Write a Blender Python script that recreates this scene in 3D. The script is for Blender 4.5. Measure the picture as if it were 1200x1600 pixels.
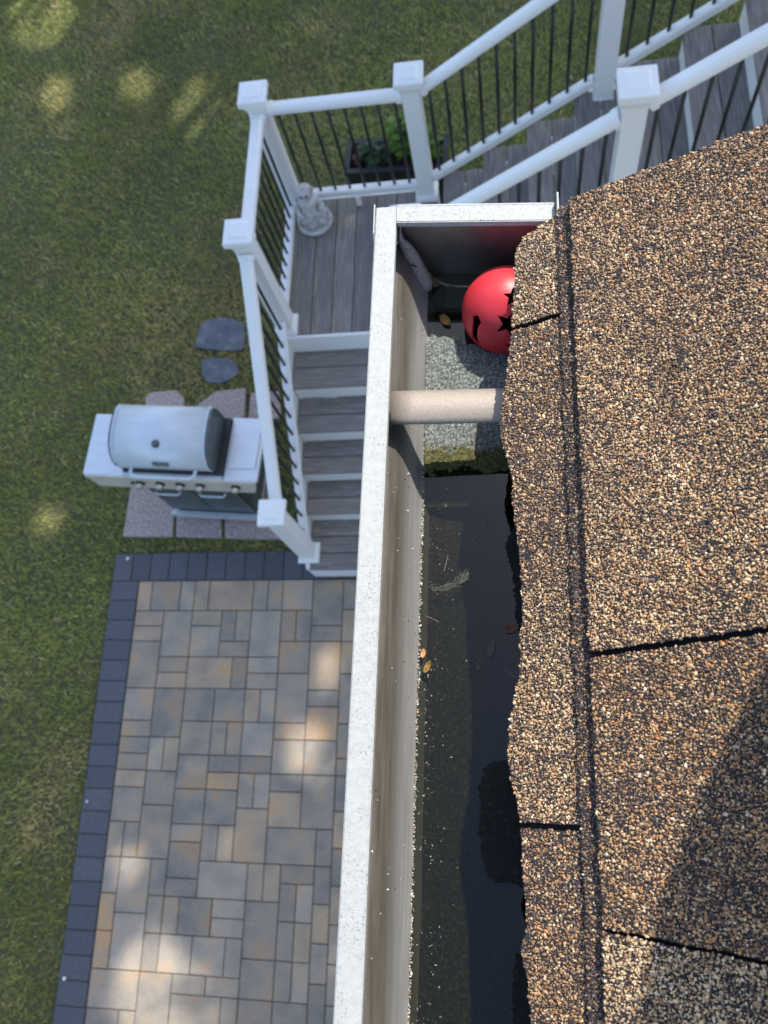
import bpy, bmesh, math, random
import numpy as np
from mathutils import Vector, Matrix

random.seed(7); RNG = np.random.default_rng(7)
for o in list(bpy.data.objects): bpy.data.objects.remove(o)
scene = bpy.context.scene
COL = scene.collection

# ------------------------------------------------------------------ camera
H = 5.792                                     # camera height above the patio
FPX = 1257.85                                 # focal length in pixels of the 1200 x 1600 picture
R = np.array([[0.98661046, 0.02392614, 0.16132991],
              [0.02751629, 0.95058192, -0.3092521],
              [-0.1607565, 0.30955056, 0.93719571]])
cam_d = bpy.data.cameras.new('camera'); cam = bpy.data.objects.new('camera', cam_d); COL.objects.link(cam)
cam.matrix_world = Matrix([list(R[i]) + [(0, 0, H)[i]] for i in range(3)] + [[0, 0, 0, 1]])
cam_d.sensor_fit = 'VERTICAL'; cam_d.sensor_height = 36.0
cam_d.lens = FPX / 1600 * 36.0
cam_d.clip_start = 0.02; cam_d.clip_end = 500
cam_d.dof.use_dof = True; cam_d.dof.focus_distance = 0.53; cam_d.dof.aperture_fstop = 14.0
scene.camera = cam
scene.render.resolution_x = 768; scene.render.resolution_y = 1024

# ------------------------------------------------------------------ sky, sun, exposure
SUN = Vector((0.36, 0.72, 1.0)).normalized()
world = bpy.data.worlds.new('World'); scene.world = world; world.use_nodes = True
wn = world.node_tree.nodes; wn.clear()
sky = wn.new('ShaderNodeTexSky'); sky.sky_type = 'NISHITA'; sky.sun_disc = False
sky.sun_elevation = math.asin(SUN.z); sky.sun_rotation = math.atan2(SUN.x, SUN.y)
sky.air_density = 1.0; sky.dust_density = 1.4; sky.ozone_density = 1.2
bgn = wn.new('ShaderNodeBackground'); bgn.inputs['Strength'].default_value = 0.15
wo = wn.new('ShaderNodeOutputWorld')
world.node_tree.links.new(sky.outputs[0], bgn.inputs[0]); world.node_tree.links.new(bgn.outputs[0], wo.inputs[0])
sd = bpy.data.lights.new('sun', 'SUN'); sd.energy = 2.7; sd.angle = math.radians(0.53); sd.color = (1.0, 0.95, 0.86)
so = bpy.data.objects.new('sun', sd); COL.objects.link(so); so.rotation_euler = SUN.to_track_quat('Z', 'Y').to_euler()
so.location = (10, 20, 30)
vs = scene.view_settings; vs.view_transform = 'Standard'; vs.look = 'None'; vs.gamma = 1.0; vs.use_curve_mapping = False
vs.exposure = 1.12
scene.render.engine = 'CYCLES'

# ------------------------------------------------------------------ pixel -> place (direction only; distance from the plane touched)
def ray(u, v): return R @ np.array([(u - 600) / FPX, -(v - 800) / FPX, -1.0])
def at_z(u, v, z):
    d = ray(u, v); t = (z - H) / d[2]; return (d[0] * t, d[1] * t, z)

# ------------------------------------------------------------------ material helpers
def nt(name):
    m = bpy.data.materials.new(name); m.use_nodes = True
    n = m.node_tree.nodes; n.clear()
    out = n.new('ShaderNodeOutputMaterial'); b = n.new('ShaderNodeBsdfPrincipled')
    m.node_tree.links.new(b.outputs[0], out.inputs[0])
    return m, n, m.node_tree.links, b, out
def ramp(n, stops, mode='LINEAR'):
    r = n.new('ShaderNodeValToRGB'); r.color_ramp.interpolation = mode
    e = r.color_ramp.elements
    while len(e) < len(stops): e.new(0.5)
    for x, (p, c) in zip(e, stops):
        x.position = p; x.color = (*c, 1) if len(c) == 3 else c
    return r
def coords(n, l, kind, scale=(1, 1, 1)):
    if kind == 'world':
        g = n.new('ShaderNodeNewGeometry'); s = g.outputs['Position']
    else:
        g = n.new('ShaderNodeTexCoord'); s = g.outputs['Object']
    mp = n.new('ShaderNodeMapping'); mp.inputs['Scale'].default_value = scale
    l.new(s, mp.inputs[0]); return mp.outputs[0]
def noise(n, l, vec, scale, detail=4, rough=0.55):
    t = n.new('ShaderNodeTexNoise'); t.inputs['Scale'].default_value = scale
    t.inputs['Detail'].default_value = detail; t.inputs['Roughness'].default_value = rough
    l.new(vec, t.inputs['Vector']); return t.outputs['Fac']
def mix(n, l, fac, a, b, mode='MIX'):
    m = n.new('ShaderNodeMixRGB'); m.blend_type = mode
    for i, x in enumerate((fac, a, b)):
        if isinstance(x, (int, float)): m.inputs[i].default_value = x
        elif isinstance(x, tuple): m.inputs[i].default_value = (*x, 1)
        else: l.new(x, m.inputs[i])
    return m.outputs[0]
def bump(n, l, b, h, strength, dist):
    bp = n.new('ShaderNodeBump'); bp.inputs['Strength'].default_value = strength; bp.inputs['Distance'].default_value = dist
    l.new(h, bp.inputs['Height']); l.new(bp.outputs[0], b.inputs['Normal'])
def simple(name, stops, scale, rough=0.6, kind='world', stretch=(1, 1, 1), detail=4, metal=0.0, bstr=0.0, bdist=0.002, bscale=None, spec=0.5):
    m, n, l, b, o = nt(name)
    v = coords(n, l, kind, stretch); f = noise(n, l, v, scale, detail)
    r = ramp(n, stops); l.new(f, r.inputs[0]); l.new(r.outputs[0], b.inputs['Base Color'])
    b.inputs['Roughness'].default_value = rough; b.inputs['Metallic'].default_value = metal
    b.inputs['Specular IOR Level'].default_value = spec
    if bstr: bump(n, l, b, f if bscale is None else noise(n, l, v, bscale, 3), bstr, bdist)
    return m
M = {}
M['white_vinyl'] = simple('white_vinyl', [(0.3, (0.82, 0.82, 0.81)), (0.7, (0.87, 0.87, 0.85))], 3.0, 0.38)
M['black_metal'] = simple('black_metal', [(0.3, (0.008, 0.008, 0.009)), (0.7, (0.016, 0.016, 0.017))], 30, 0.4)
M['soil'] = simple('soil', [(0.3, (0.02, 0.014, 0.009)), (0.7, (0.05, 0.035, 0.022))], 60, 0.95, bstr=0.6, bdist=0.01)
M['lawn'] = simple('lawn_soil', [(0.3, (0.060, 0.072, 0.026)), (0.55, (0.090, 0.088, 0.036)), (0.75, (0.14, 0.115, 0.058))], 1.1, 0.95, detail=8, bstr=0.5, bdist=0.02, bscale=80)
M['joint_sand'] = simple('joint_sand', [(0.3, (0.05, 0.047, 0.043)), (0.7, (0.10, 0.093, 0.083))], 90, 0.95)
M['slate'] = simple('slate', [(0.3, (0.080, 0.092, 0.11)), (0.5, (0.11, 0.125, 0.145)), (0.72, (0.19, 0.205, 0.22))], 9, 0.7, detail=6, bstr=0.3, bdist=0.006)
M['pink_stone'] = simple('pink_stone', [(0.28, (0.22, 0.165, 0.145)), (0.5, (0.40, 0.315, 0.28)), (0.72, (0.60, 0.50, 0.45))], 55, 0.85, detail=6, bstr=0.35, bdist=0.004)
M['statue'] = simple('weathered_white_resin', [(0.28, (0.30, 0.28, 0.26)), (0.5, (0.58, 0.57, 0.55)), (0.75, (0.72, 0.71, 0.70))], 26, 0.8, kind='object', detail=5, bstr=0.25, bdist=0.004)
M['planter'] = simple('black_plastic', [(0.3, (0.010, 0.011, 0.014)), (0.7, (0.020, 0.021, 0.025))], 12, 0.5)
M['plant'] = simple('lime_leaves', [(0.3, (0.06, 0.13, 0.012)), (0.7, (0.16, 0.27, 0.03))], 9, 0.6)
M['plant_dark'] = simple('dark_leaves', [(0.3, (0.018, 0.045, 0.016)), (0.7, (0.04, 0.085, 0.03))], 9, 0.6)
M['terracotta'] = simple('dry_brown_leaves', [(0.3, (0.10, 0.04, 0.025)), (0.7, (0.17, 0.08, 0.05))], 12, 0.8)
M['bark'] = simple('bark', [(0.3, (0.04, 0.03, 0.022)), (0.7, (0.12, 0.095, 0.07))], 14, 0.95, stretch=(1, 1, 0.2), bstr=0.8, bdist=0.03)
M['leaf'] = simple('tree_leaves', [(0.3, (0.035, 0.075, 0.018)), (0.7, (0.08, 0.14, 0.035))], 3, 0.6)
M['siding'] = simple('siding', [(0.3, (0.50, 0.50, 0.48)), (0.7, (0.58, 0.58, 0.56))], 4, 0.6)
M['asphalt_edge'] = simple('asphalt_mat', [(0.3, (0.010, 0.009, 0.009)), (0.7, (0.028, 0.024, 0.022))], 900, 0.9, bstr=0.6, bdist=0.0008)
M['drip'] = simple('drip_edge_metal', [(0.3, (0.16, 0.155, 0.15)), (0.7, (0.27, 0.265, 0.26))], 150, 0.5)
M['steel'] = simple('brushed_steel', [(0.35, (0.60, 0.65, 0.69)), (0.65, (0.67, 0.71, 0.75))], 6, 0.42, stretch=(1, 8, 8), metal=0.12)
M['steel_shelf'] = simple('pale_steel_shelf', [(0.35, (0.68, 0.71, 0.73)), (0.65, (0.74, 0.77, 0.79))], 6, 0.38, stretch=(1, 8, 8), metal=0.55)
M['steel_warm'] = simple('steel_panel', [(0.35, (0.66, 0.60, 0.51)), (0.65, (0.76, 0.70, 0.60))], 6, 0.4, metal=0.25)
M['dark_steel'] = simple('dark_steel', [(0.35, (0.10, 0.12, 0.12)), (0.65, (0.15, 0.17, 0.17))], 6, 0.4, metal=0.5)
M['charcoal'] = simple('charcoal_enamel', [(0.35, (0.02, 0.02, 0.022)), (0.65, (0.04, 0.04, 0.043))], 20, 0.5)
M['badge'] = simple('badge', [(0.4, (0.05, 0.07, 0.07)), (0.6, (0.22, 0.25, 0.26))], 60, 0.4, kind='object')
M['brass'] = simple('knob_chrome', [(0.35, (0.50, 0.46, 0.36)), (0.65, (0.66, 0.62, 0.52))], 40, 0.25, metal=0.9)

def deck_material(name, stretch):
    m, n, l, b, o = nt(name)
    v = coords(n, l, 'world', stretch); f = noise(n, l, v, 11, 6, 0.7)
    oi = n.new('ShaderNodeObjectInfo')
    r1 = ramp(n, [(0.30, (0.11, 0.102, 0.093)), (0.5, (0.20, 0.185, 0.168)), (0.68, (0.34, 0.315, 0.285))]); l.new(f, r1.inputs[0])
    r2 = ramp(n, [(0, (0.80, 0.80, 0.84)), (1, (1.12, 1.08, 1.05))]); l.new(oi.outputs['Random'], r2.inputs[0])
    l.new(mix(n, l, 1.0, r1.outputs[0], r2.outputs[0], 'MULTIPLY'), b.inputs['Base Color'])
    b.inputs['Roughness'].default_value = 0.62; bump(n, l, b, f, 0.15, 0.002); return m
M['deck_y'] = deck_material('composite_board_y', (9, 0.5, 9))
M['deck_x'] = deck_material('composite_board_x', (0.5, 9, 9))

def paver_material():
    m, n, l, b, o = nt('blended_paver')
    oi = n.new('ShaderNodeObjectInfo')
    r1 = ramp(n, [(0, (0.30, 0.285, 0.262)), (0.16, (0.215, 0.212, 0.205)), (0.30, (0.35, 0.30, 0.24)), (0.42, (0.25, 0.24, 0.225)),
                  (0.55, (0.34, 0.33, 0.31)), (0.66, (0.19, 0.188, 0.184)), (0.76, (0.39, 0.32, 0.24)), (0.86, (0.28, 0.25, 0.215)), (0.95, (0.42, 0.30, 0.19))])
    r1.color_ramp.interpolation = 'CONSTANT'; l.new(oi.outputs['Random'], r1.inputs[0])
    v = coords(n, l, 'world')
    f = noise(n, l, v, 5.0, 3, 0.5)
    r2 = ramp(n, [(0.36, (0.18, 0.185, 0.185)), (0.48, (0.29, 0.28, 0.26)), (0.56, (0.38, 0.33, 0.26)), (0.66, (0.50, 0.33, 0.18))]); l.new(f, r2.inputs[0])
    c = mix(n, l, 0.40, r1.outputs[0], r2.outputs[0])
    g = noise(n, l, v, 70, 5, 0.7); r3 = ramp(n, [(0.25, (0.92, 0.81, 0.68)), (0.75, (1.34, 1.18, 1.00))]); l.new(g, r3.inputs[0])
    l.new(mix(n, l, 1.0, c, r3.outputs[0], 'MULTIPLY'), b.inputs['Base Color'])
    b.inputs['Roughness'].default_value = 0.8; bump(n, l, b, g, 0.35, 0.003); return m
M['paver'] = paver_material()
def border_material():
    m, n, l, b, o = nt('charcoal_paver')
    oi = n.new('ShaderNodeObjectInfo'); v = coords(n, l, 'world'); g = noise(n, l, v, 45, 5, 0.65)
    r = ramp(n, [(0.25, (0.065, 0.068, 0.078)), (0.75, (0.115, 0.119, 0.132))]); l.new(g, r.inputs[0])
    r2 = ramp(n, [(0, (0.88, 0.88, 0.88)), (1, (1.12, 1.12, 1.12))]); l.new(oi.outputs['Random'], r2.inputs[0])
    l.new(mix(n, l, 1.0, r.outputs[0], r2.outputs[0], 'MULTIPLY'), b.inputs['Base Color'])
    b.inputs['Roughness'].default_value = 0.75; bump(n, l, b, g, 0.3, 0.003); return m
M['border'] = border_material()

def vcol_material(name, rough, spec=0.5, bscale=0):
    m, n, l, b, o = nt(name)
    a = n.new('ShaderNodeVertexColor'); a.layer_name = 'Col'; l.new(a.outputs[0], b.inputs['Base Color'])
    b.inputs['Roughness'].default_value = rough; b.inputs['Specular IOR Level'].default_value = spec
    return m
M['granule'] = vcol_material('ceramic_granules', 0.42, 0.5)
M['grass'] = vcol_material('grass_blades', 0.65, 0.25)
M['fleck'] = vcol_material('debris', 0.7, 0.4)

def gutter_material(name, top):
    m, n, l, b, o = nt(name)
    v = coords(n, l, 'world'); vl = coords(n, l, 'world', (1, .06, 1))
    f = noise(n, l, v, 220, 5, 0.6)
    if top: r = ramp(n, [(0.28, (0.345, 0.352, 0.335)), (0.50, (0.395, 0.402, 0.382)), (0.70, (0.43, 0.435, 0.415))]); l.new(f, r.inputs[0]); base = r.outputs[0]
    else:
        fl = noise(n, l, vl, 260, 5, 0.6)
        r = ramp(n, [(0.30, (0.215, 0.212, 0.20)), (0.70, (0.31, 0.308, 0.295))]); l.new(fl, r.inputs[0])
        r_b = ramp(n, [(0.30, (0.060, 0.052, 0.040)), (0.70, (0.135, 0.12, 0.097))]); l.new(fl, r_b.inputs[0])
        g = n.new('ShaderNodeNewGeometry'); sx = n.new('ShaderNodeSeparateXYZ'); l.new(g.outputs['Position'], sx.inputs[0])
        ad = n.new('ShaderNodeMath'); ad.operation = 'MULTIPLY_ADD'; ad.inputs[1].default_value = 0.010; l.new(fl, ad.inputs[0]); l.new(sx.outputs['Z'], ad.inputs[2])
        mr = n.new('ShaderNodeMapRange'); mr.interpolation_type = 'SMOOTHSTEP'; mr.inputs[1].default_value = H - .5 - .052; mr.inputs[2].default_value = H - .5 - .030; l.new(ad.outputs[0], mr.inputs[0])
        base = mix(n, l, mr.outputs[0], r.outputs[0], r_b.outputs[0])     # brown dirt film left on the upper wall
    # grey mildew flecks and dirt specks
    f2 = noise(n, l, v, 620 if top else 600, 4, 0.7)
    s2 = ramp(n, [(0.54 if top else 0.60, (0, 0, 0)), (0.64 if top else 0.70, (1, 1, 1))]); l.new(f2, s2.inputs[0])
    f3 = noise(n, l, v, 45, 3, 0.5); s3 = ramp(n, [(0.34 if top else 0.40, (0.12,) * 3), (0.62, (0.85,) * 3)]); l.new(f3, s3.inputs[0])
    k = mix(n, l, 1.0, s2.outputs[0], s3.outputs[0], 'MULTIPLY')
    c = mix(n, l, k, base, (0.14, 0.145, 0.135) if top else (0.13, 0.12, 0.10))
    vo = n.new('ShaderNodeTexVoronoi'); vo.inputs['Scale'].default_value = 140; l.new(v, vo.inputs['Vector'])
    s4 = ramp(n, [(0.03, (1, 1, 1)), (0.07, (0, 0, 0))]); l.new(vo.outputs['Distance'], s4.inputs[0])
    c = mix(n, l, mix(n, l, 1.0, s4.outputs[0], s3.outputs[0], 'MULTIPLY'), c, (0.06, 0.055, 0.05))
    l.new(c, b.inputs['Base Color'])
    rr = ramp(n, [(0.3, (0.5,) * 3 if top else (0.34,) * 3), (0.7, (0.65,) * 3 if top else (0.50,) * 3)]); l.new(f, rr.inputs[0]); l.new(rr.outputs[0], b.inputs['Roughness'])
    bump(n, l, b, f2, 0.08, 0.0005)
    return m
M['gutter_lip'] = gutter_material('weathered_white_aluminium', True)
M['gutter_in'] = gutter_material('dirty_gutter_aluminium', False)

def endcap_material():
    m, n, l, b, o = nt('end_cap_aluminium')
    v = coords(n, l, 'world'); f = noise(n, l, v, 80, 5, 0.6)
    r = ramp(n, [(0.3, (0.42, 0.40, 0.375)), (0.7, (0.56, 0.54, 0.51))]); l.new(f, r.inputs[0]); l.new(r.outputs[0], b.inputs['Base Color'])
    b.inputs['Roughness'].default_value = 0.34; b.inputs['Metallic'].default_value = 0.9; return m
M['end_cap'] = endcap_material()
def bracket_material():
    m, n, l, b, o = nt('bracket_aluminium')
    v = coords(n, l, 'world'); f = noise(n, l, v, 900, 4, 0.7)
    r = ramp(n, [(0.3, (0.24, 0.20, 0.16)), (0.7, (0.38, 0.325, 0.265))]); l.new(f, r.inputs[0]); l.new(r.outputs[0], b.inputs['Base Color'])
    b.inputs['Roughness'].default_value = 0.55; b.inputs['Metallic'].default_value = 0.15; bump(n, l, b, f, 0.3, 0.0005); return m
M['bracket'] = bracket_material()
def water_material():
    m = bpy.data.materials.new('gutter_water'); m.use_nodes = True; n = m.node_tree.nodes; n.clear(); l = m.node_tree.links
    out = n.new('ShaderNodeOutputMaterial'); t = n.new('ShaderNodeBsdfTransparent'); t.inputs[0].default_value = (0.38, 0.38, 0.27, 1)
    g = n.new('ShaderNodeBsdfGlossy'); g.inputs['Roughness'].default_value = 0.02; g.inputs[0].default_value = (1, 1, 1, 1)
    fr = n.new('ShaderNodeFresnel'); fr.inputs['IOR'].default_value = 1.42
    mx = n.new('ShaderNodeMixShader'); l.new(fr.outputs[0], mx.inputs[0]); l.new(t.outputs[0], mx.inputs[1]); l.new(g.outputs[0], mx.inputs[2])
    v = coords(n, l, 'world'); f = noise(n, l, v, 40, 2)
    bp = n.new('ShaderNodeBump'); bp.inputs['Strength'].default_value = 0.05; bp.inputs['Distance'].default_value = 0.001
    l.new(f, bp.inputs['Height']); l.new(bp.outputs[0], g.inputs['Normal'])
    l.new(mx.outputs[0], out.inputs[0]); return m
M['water'] = water_material()
M['sludge'] = simple('gutter_sludge', [(0.3, (0.030, 0.028, 0.014)), (0.55, (0.062, 0.056, 0.026)), (0.78, (0.20, 0.18, 0.10))], 420, 0.9, detail=8, bstr=0.5, bdist=0.001)
def bank_material():
    m, n, l, b, o = nt('grit_and_moss')
    v = coords(n, l, 'world')
    f = noise(n, l, v, 520, 6, 0.8)
    r = ramp(n, [(0.38, (0.030, 0.038, 0.030)), (0.48, (0.10, 0.115, 0.105)), (0.58, (0.26, 0.275, 0.26)), (0.72, (0.46, 0.47, 0.44))]); l.new(f, r.inputs[0])
    r2 = ramp(n, [(0.38, (0.018, 0.020, 0.004)), (0.52, (0.085, 0.082, 0.016)), (0.72, (0.24, 0.22, 0.08))]); l.new(f, r2.inputs[0])
    g = n.new('ShaderNodeNewGeometry'); sx = n.new('ShaderNodeSeparateXYZ'); l.new(g.outputs['Position'], sx.inputs[0])
    w = noise(n, l, v, 90, 3); ad = n.new('ShaderNodeMath'); ad.operation = 'MULTIPLY_ADD'; ad.inputs[1].default_value = 0.022; l.new(w, ad.inputs[0]); l.new(sx.outputs['Y'], ad.inputs[2])
    mr = n.new('ShaderNodeMapRange'); mr.inputs[1].default_value = 0.2440; mr.inputs[2].default_value = 0.2540; mr.inputs[3].default_value = 1; mr.inputs[4].default_value = 0
    l.new(ad.outputs[0], mr.inputs[0])
    l.new(mix(n, l, mr.outputs[0], r.outputs[0], r2.outputs[0]), b.inputs['Base Color'])
    b.inputs['Roughness'].default_value = 0.8; bump(n, l, b, f, 0.6, 0.001); return m
M['bank'] = bank_material()
def ball_material():
    m, n, l, b, o = nt('matte_red_paint')
    v = coords(n, l, 'object'); f = noise(n, l, v, 70, 4); r = ramp(n, [(0.3, (0.58, 0.026, 0.036)), (0.7, (0.68, 0.040, 0.052))]); l.new(f, r.inputs[0])
    vo = n.new('ShaderNodeTexVoronoi'); vo.inputs['Scale'].default_value = 210; l.new(v, vo.inputs['Vector'])
    s = ramp(n, [(0.05, (1, 1, 1)), (0.10, (0, 0, 0))]); l.new(vo.outputs['Distance'], s.inputs[0])
    f3 = noise(n, l, v, 60, 2); s3 = ramp(n, [(0.46, (0, 0, 0)), (0.54, (1, 1, 1))]); l.new(f3, s3.inputs[0])
    k = mix(n, l, 1.0, s.outputs[0], s3.outputs[0], 'MULTIPLY')
    l.new(mix(n, l, k, r.outputs[0], (0.10, 0.01, 0.012)), b.inputs['Base Color'])
    b.inputs['Roughness'].default_value = 0.42; return m
M['ball'] = ball_material()
M['dry_leaf'] = simple('pale_dry_leaf', [(0.30, (0.09, 0.08, 0.07)), (0.37, (0.36, 0.33, 0.30)), (0.7, (0.46, 0.43, 0.40))], 520, 0.7, detail=2)
M['ochre_leaf'] = simple('ochre_leaf', [(0.3, (0.10, 0.055, 0.012)), (0.7, (0.32, 0.19, 0.04))], 260, 0.7)
M['orange_bit'] = simple('orange_leaf', [(0.3, (0.35, 0.13, 0.03)), (0.7, (0.60, 0.30, 0.12))], 260, 0.6)
M['sodden_leaf'] = simple('sodden_leaf', [(0.35, (0.030, 0.030, 0.028)), (0.65, (0.085, 0.078, 0.068))], 400, 0.6)
M['black_reflection'] = simple('black_reflection', [(0.35, (0.003, 0.003, 0.002)), (0.60, (0.008, 0.008, 0.005)), (0.74, (0.05, 0.048, 0.03))], 420, 0.85, detail=6, bstr=.5, bdist=.001)  # near-black colour painted in for dark reflections on the gutter water
M['twig'] = simple('twig', [(0.3, (0.02, 0.014, 0.01)), (0.7, (0.06, 0.045, 0.03))], 300, 0.8)
M['feather'] = simple('grey_feather', [(0.3, (0.10, 0.095, 0.085)), (0.7, (0.24, 0.225, 0.20))], 500, 0.8)
M['skin'] = simple('skin', [(0.3, (0.42, 0.25, 0.17)), (0.7, (0.50, 0.31, 0.22))], 20, 0.55)
M['shirt'] = simple('shirt', [(0.3, (0.12, 0.13, 0.15)), (0.7, (0.17, 0.18, 0.20))], 30, 0.85)
M['denim'] = simple('denim', [(0.3, (0.03, 0.045, 0.09)), (0.7, (0.06, 0.08, 0.14))], 60, 0.85)
M['shoe'] = simple('shoe', [(0.3, (0.03, 0.03, 0.03)), (0.7, (0.06, 0.06, 0.06))], 40, 0.7)
M['hair'] = simple('hair', [(0.3, (0.02, 0.014, 0.01)), (0.7, (0.05, 0.035, 0.025))], 80, 0.6)

# ------------------------------------------------------------------ mesh helpers
class MB:
    def __init__(s): s.v = []; s.f = []
    def add(s, vs, fs):
        b = len(s.v); s.v += [tuple(map(float, p)) for p in vs]; s.f += [tuple(b + i for i in q) for q in fs]; return s
    def box(s, x0, x1, y0, y1, z0, z1):
        return s.add([(x0, y0, z0), (x1, y0, z0), (x1, y1, z0), (x0, y1, z0), (x0, y0, z1), (x1, y0, z1), (x1, y1, z1), (x0, y1, z1)],
                     [(0, 3, 2, 1), (4, 5, 6, 7), (0, 1, 5, 4), (1, 2, 6, 5), (2, 3, 7, 6), (3, 0, 4, 7)])
    def cbox(s, x0, x1, y0, y1, z0, z1, c=0.004):          # box with chamfered top edges
        A = [(x0, y0), (x1, y0), (x1, y1), (x0, y1)]; B = [(x0 + c, y0 + c), (x1 - c, y0 + c), (x1 - c, y1 - c), (x0 + c, y1 - c)]
        vs = [(*p, z0) for p in A] + [(*p, z1 - c) for p in A] + [(*p, z1) for p in B]
        fs = [(0, 3, 2, 1), (8, 9, 10, 11)]
        for k in range(4):
            j = (k + 1) % 4; fs += [(k, j, 4 + j, 4 + k), (4 + k, 4 + j, 8 + j, 8 + k)]
        return s.add(vs, fs)
    def sq(s, cx, cy, prof):                                 # square section swept up a profile [(half width, z)]
        vs = []; fs = []
        for hw, z in prof: vs += [(cx - hw, cy - hw, z), (cx + hw, cy - hw, z), (cx + hw, cy + hw, z), (cx - hw, cy + hw, z)]
        for i in range(len(prof) - 1):
            for k in range(4):
                j = (k + 1) % 4; fs.append((4 * i + k, 4 * i + j, 4 * i + 4 + j, 4 * i + 4 + k))
        e = 4 * (len(prof) - 1); fs += [(3, 2, 1, 0), (e, e + 1, e + 2, e + 3)]
        return s.add(vs, fs)
    def lathe(s, cx, cy, prof, n=24):
        vs = []; fs = []
        for r, z in prof: vs += [(cx + r * math.cos(2 * math.pi * k / n), cy + r * math.sin(2 * math.pi * k / n), z) for k in range(n)]
        for i in range(len(prof) - 1):
            for k in range(n):
                j = (k + 1) % n; fs.append((n * i + k, n * i + j, n * i + n + j, n * i + n + k))
        e = n * (len(prof) - 1); fs += [tuple(range(n - 1, -1, -1)), tuple(range(e, e + n))]
        return s.add(vs, fs)
    def tube(s, pts, rad, n=8):
        pts = [Vector(p) for p in pts]; rs = rad if isinstance(rad, (list, tuple)) else [rad] * len(pts)
        vs = []; fs = []; up = Vector((0, 0, 1))
        for i, p in enumerate(pts):
            d = (pts[min(i + 1, len(pts) - 1)] - pts[max(i - 1, 0)]).normalized()
            a = d.cross(up)
            if a.length < 1e-3: a = d.cross(Vector((1, 0, 0)))
            a.normalize(); b = a.cross(d)
            vs += [p + (a * math.cos(2 * math.pi * k / n) + b * math.sin(2 * math.pi * k / n)) * rs[i] for k in range(n)]
        for i in range(len(pts) - 1):
            for k in range(n):
                j = (k + 1) % n; fs.append((n * i + k, n * i + j, n * i + n + j, n * i + n + k))
        e = n * (len(pts) - 1); fs += [tuple(range(n - 1, -1, -1)), tuple(range(e, e + n))]
        return s.add(vs, fs)
    def sweep(s, prof, path):                                # profile [(side, up)] closed, swept along straight path a->b
        a, b = Vector(path[0]), Vector(path[1]); d = (b - a).normalized(); sd = d.cross(Vector((0, 0, 1))).normalized(); up = sd.cross(d)
        n = len(prof); vs = [p + sd * u + up * w for p in (a, b) for u, w in prof]
        fs = [(k, (k + 1) % n, n + (k + 1) % n, n + k) for k in range(n)] + [tuple(range(n - 1, -1, -1)), tuple(range(n, 2 * n))]
        return s.add(vs, fs)
    def prism(s, poly, z0, z1):
        n = len(poly); vs = [(x, y, z0) for x, y in poly] + [(x, y, z1) for x, y in poly]
        fs = [tuple(range(n - 1, -1, -1)), tuple(range(n, 2 * n))] + [(k, (k + 1) % n, n + (k + 1) % n, n + k) for k in range(n)]
        return s.add(vs, fs)
    def mesh(s, name, mat=None, smooth=False, off=(0, 0, 0)):
        me = bpy.data.meshes.new(name)
        me.from_pydata([(p[0] - off[0], p[1] - off[1], p[2] - off[2]) for p in s.v], [], s.f); me.update()
        bm = bmesh.new(); bm.from_mesh(me); bmesh.ops.recalc_face_normals(bm, faces=bm.faces); bm.to_mesh(me); bm.free()
        if mat: me.materials.append(M[mat])
        if smooth:
            for p in me.polygons: p.use_smooth = True
        return me
    def build(s, name, mat, parent=None, smooth=False, off=None):
        if off is None: off = parent['_off'] if parent is not None and '_off' in parent else (0, 0, 0)
        o = bpy.data.objects.new(name, s.mesh(name, mat, smooth, tuple(off))); COL.objects.link(o)
        if parent is not None: o.parent = parent
        return o
def tag(o, label, cat, group=None):
    o['label'] = label; o['category'] = cat
    if group: o['group'] = group
    return o
OFFS = {}
def thing(name, label, cat, loc=(0, 0, 0), rz=0, group=None, local=False):
    o = bpy.data.objects.new(name, None); COL.objects.link(o); o.location = loc; o.rotation_euler = (0, 0, rz); o.empty_display_size = 0.1
    tag(o, label, cat, group)
    o['_off'] = (0.0, 0.0, 0.0) if local else tuple(map(float, loc)); OFFS[o.name] = o
    return o
def obj(name, me, parent=None, loc=(0, 0, 0), rz=0):
    o = bpy.data.objects.new(name, me); COL.objects.link(o); o.location = loc; o.rotation_euler = (0, 0, rz)
    if parent is not None: o.parent = parent
    return o
def struct(o): o['kind'] = 'structure'; return o
def stuff(o): o['kind'] = 'stuff'; return o
def bevel(o, w, seg=2):
    m = o.modifiers.new('bevel', 'BEVEL'); m.width = w; m.segments = seg; m.limit_method = 'ANGLE'; return o
def smooth_angle(me):
    for p in me.polygons: p.use_smooth = True

def np_mesh(name, V, faces_per, nverts_per, C, mat):
    """V (N, k, 3) pieces with the same face list; C (N, 3) colour of each piece."""
    N, k, _ = V.shape
    me = bpy.data.meshes.new(name)
    sizes = np.array([len(f) for f in faces_per]); idx = np.concatenate([np.array(f) for f in faces_per])
    me.vertices.add(N * k); me.vertices.foreach_set('co', V.reshape(-1).astype(np.float32))
    L = (idx[None, :] + (np.arange(N) * k)[:, None]).reshape(-1).astype(np.int32)
    me.loops.add(len(L)); me.loops.foreach_set('vertex_index', L)
    ls = np.tile(sizes, N); st = np.concatenate([[0], np.cumsum(ls)[:-1]]).astype(np.int32)
    me.polygons.add(len(ls)); me.polygons.foreach_set('loop_start', st)
    try: me.polygons.foreach_set('loop_total', ls.astype(np.int32))
    except Exception: pass
    me.update(calc_edges=True); me.validate()
    ca = me.color_attributes.new('Col', 'FLOAT_COLOR', 'POINT')
    cc = np.ones((N, k, 4), np.float32); cc[:, :, :3] = C[:, None, :]
    ca.data.foreach_set('color', cc.reshape(-1))
    me.materials.append(M[mat]); return me
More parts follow.
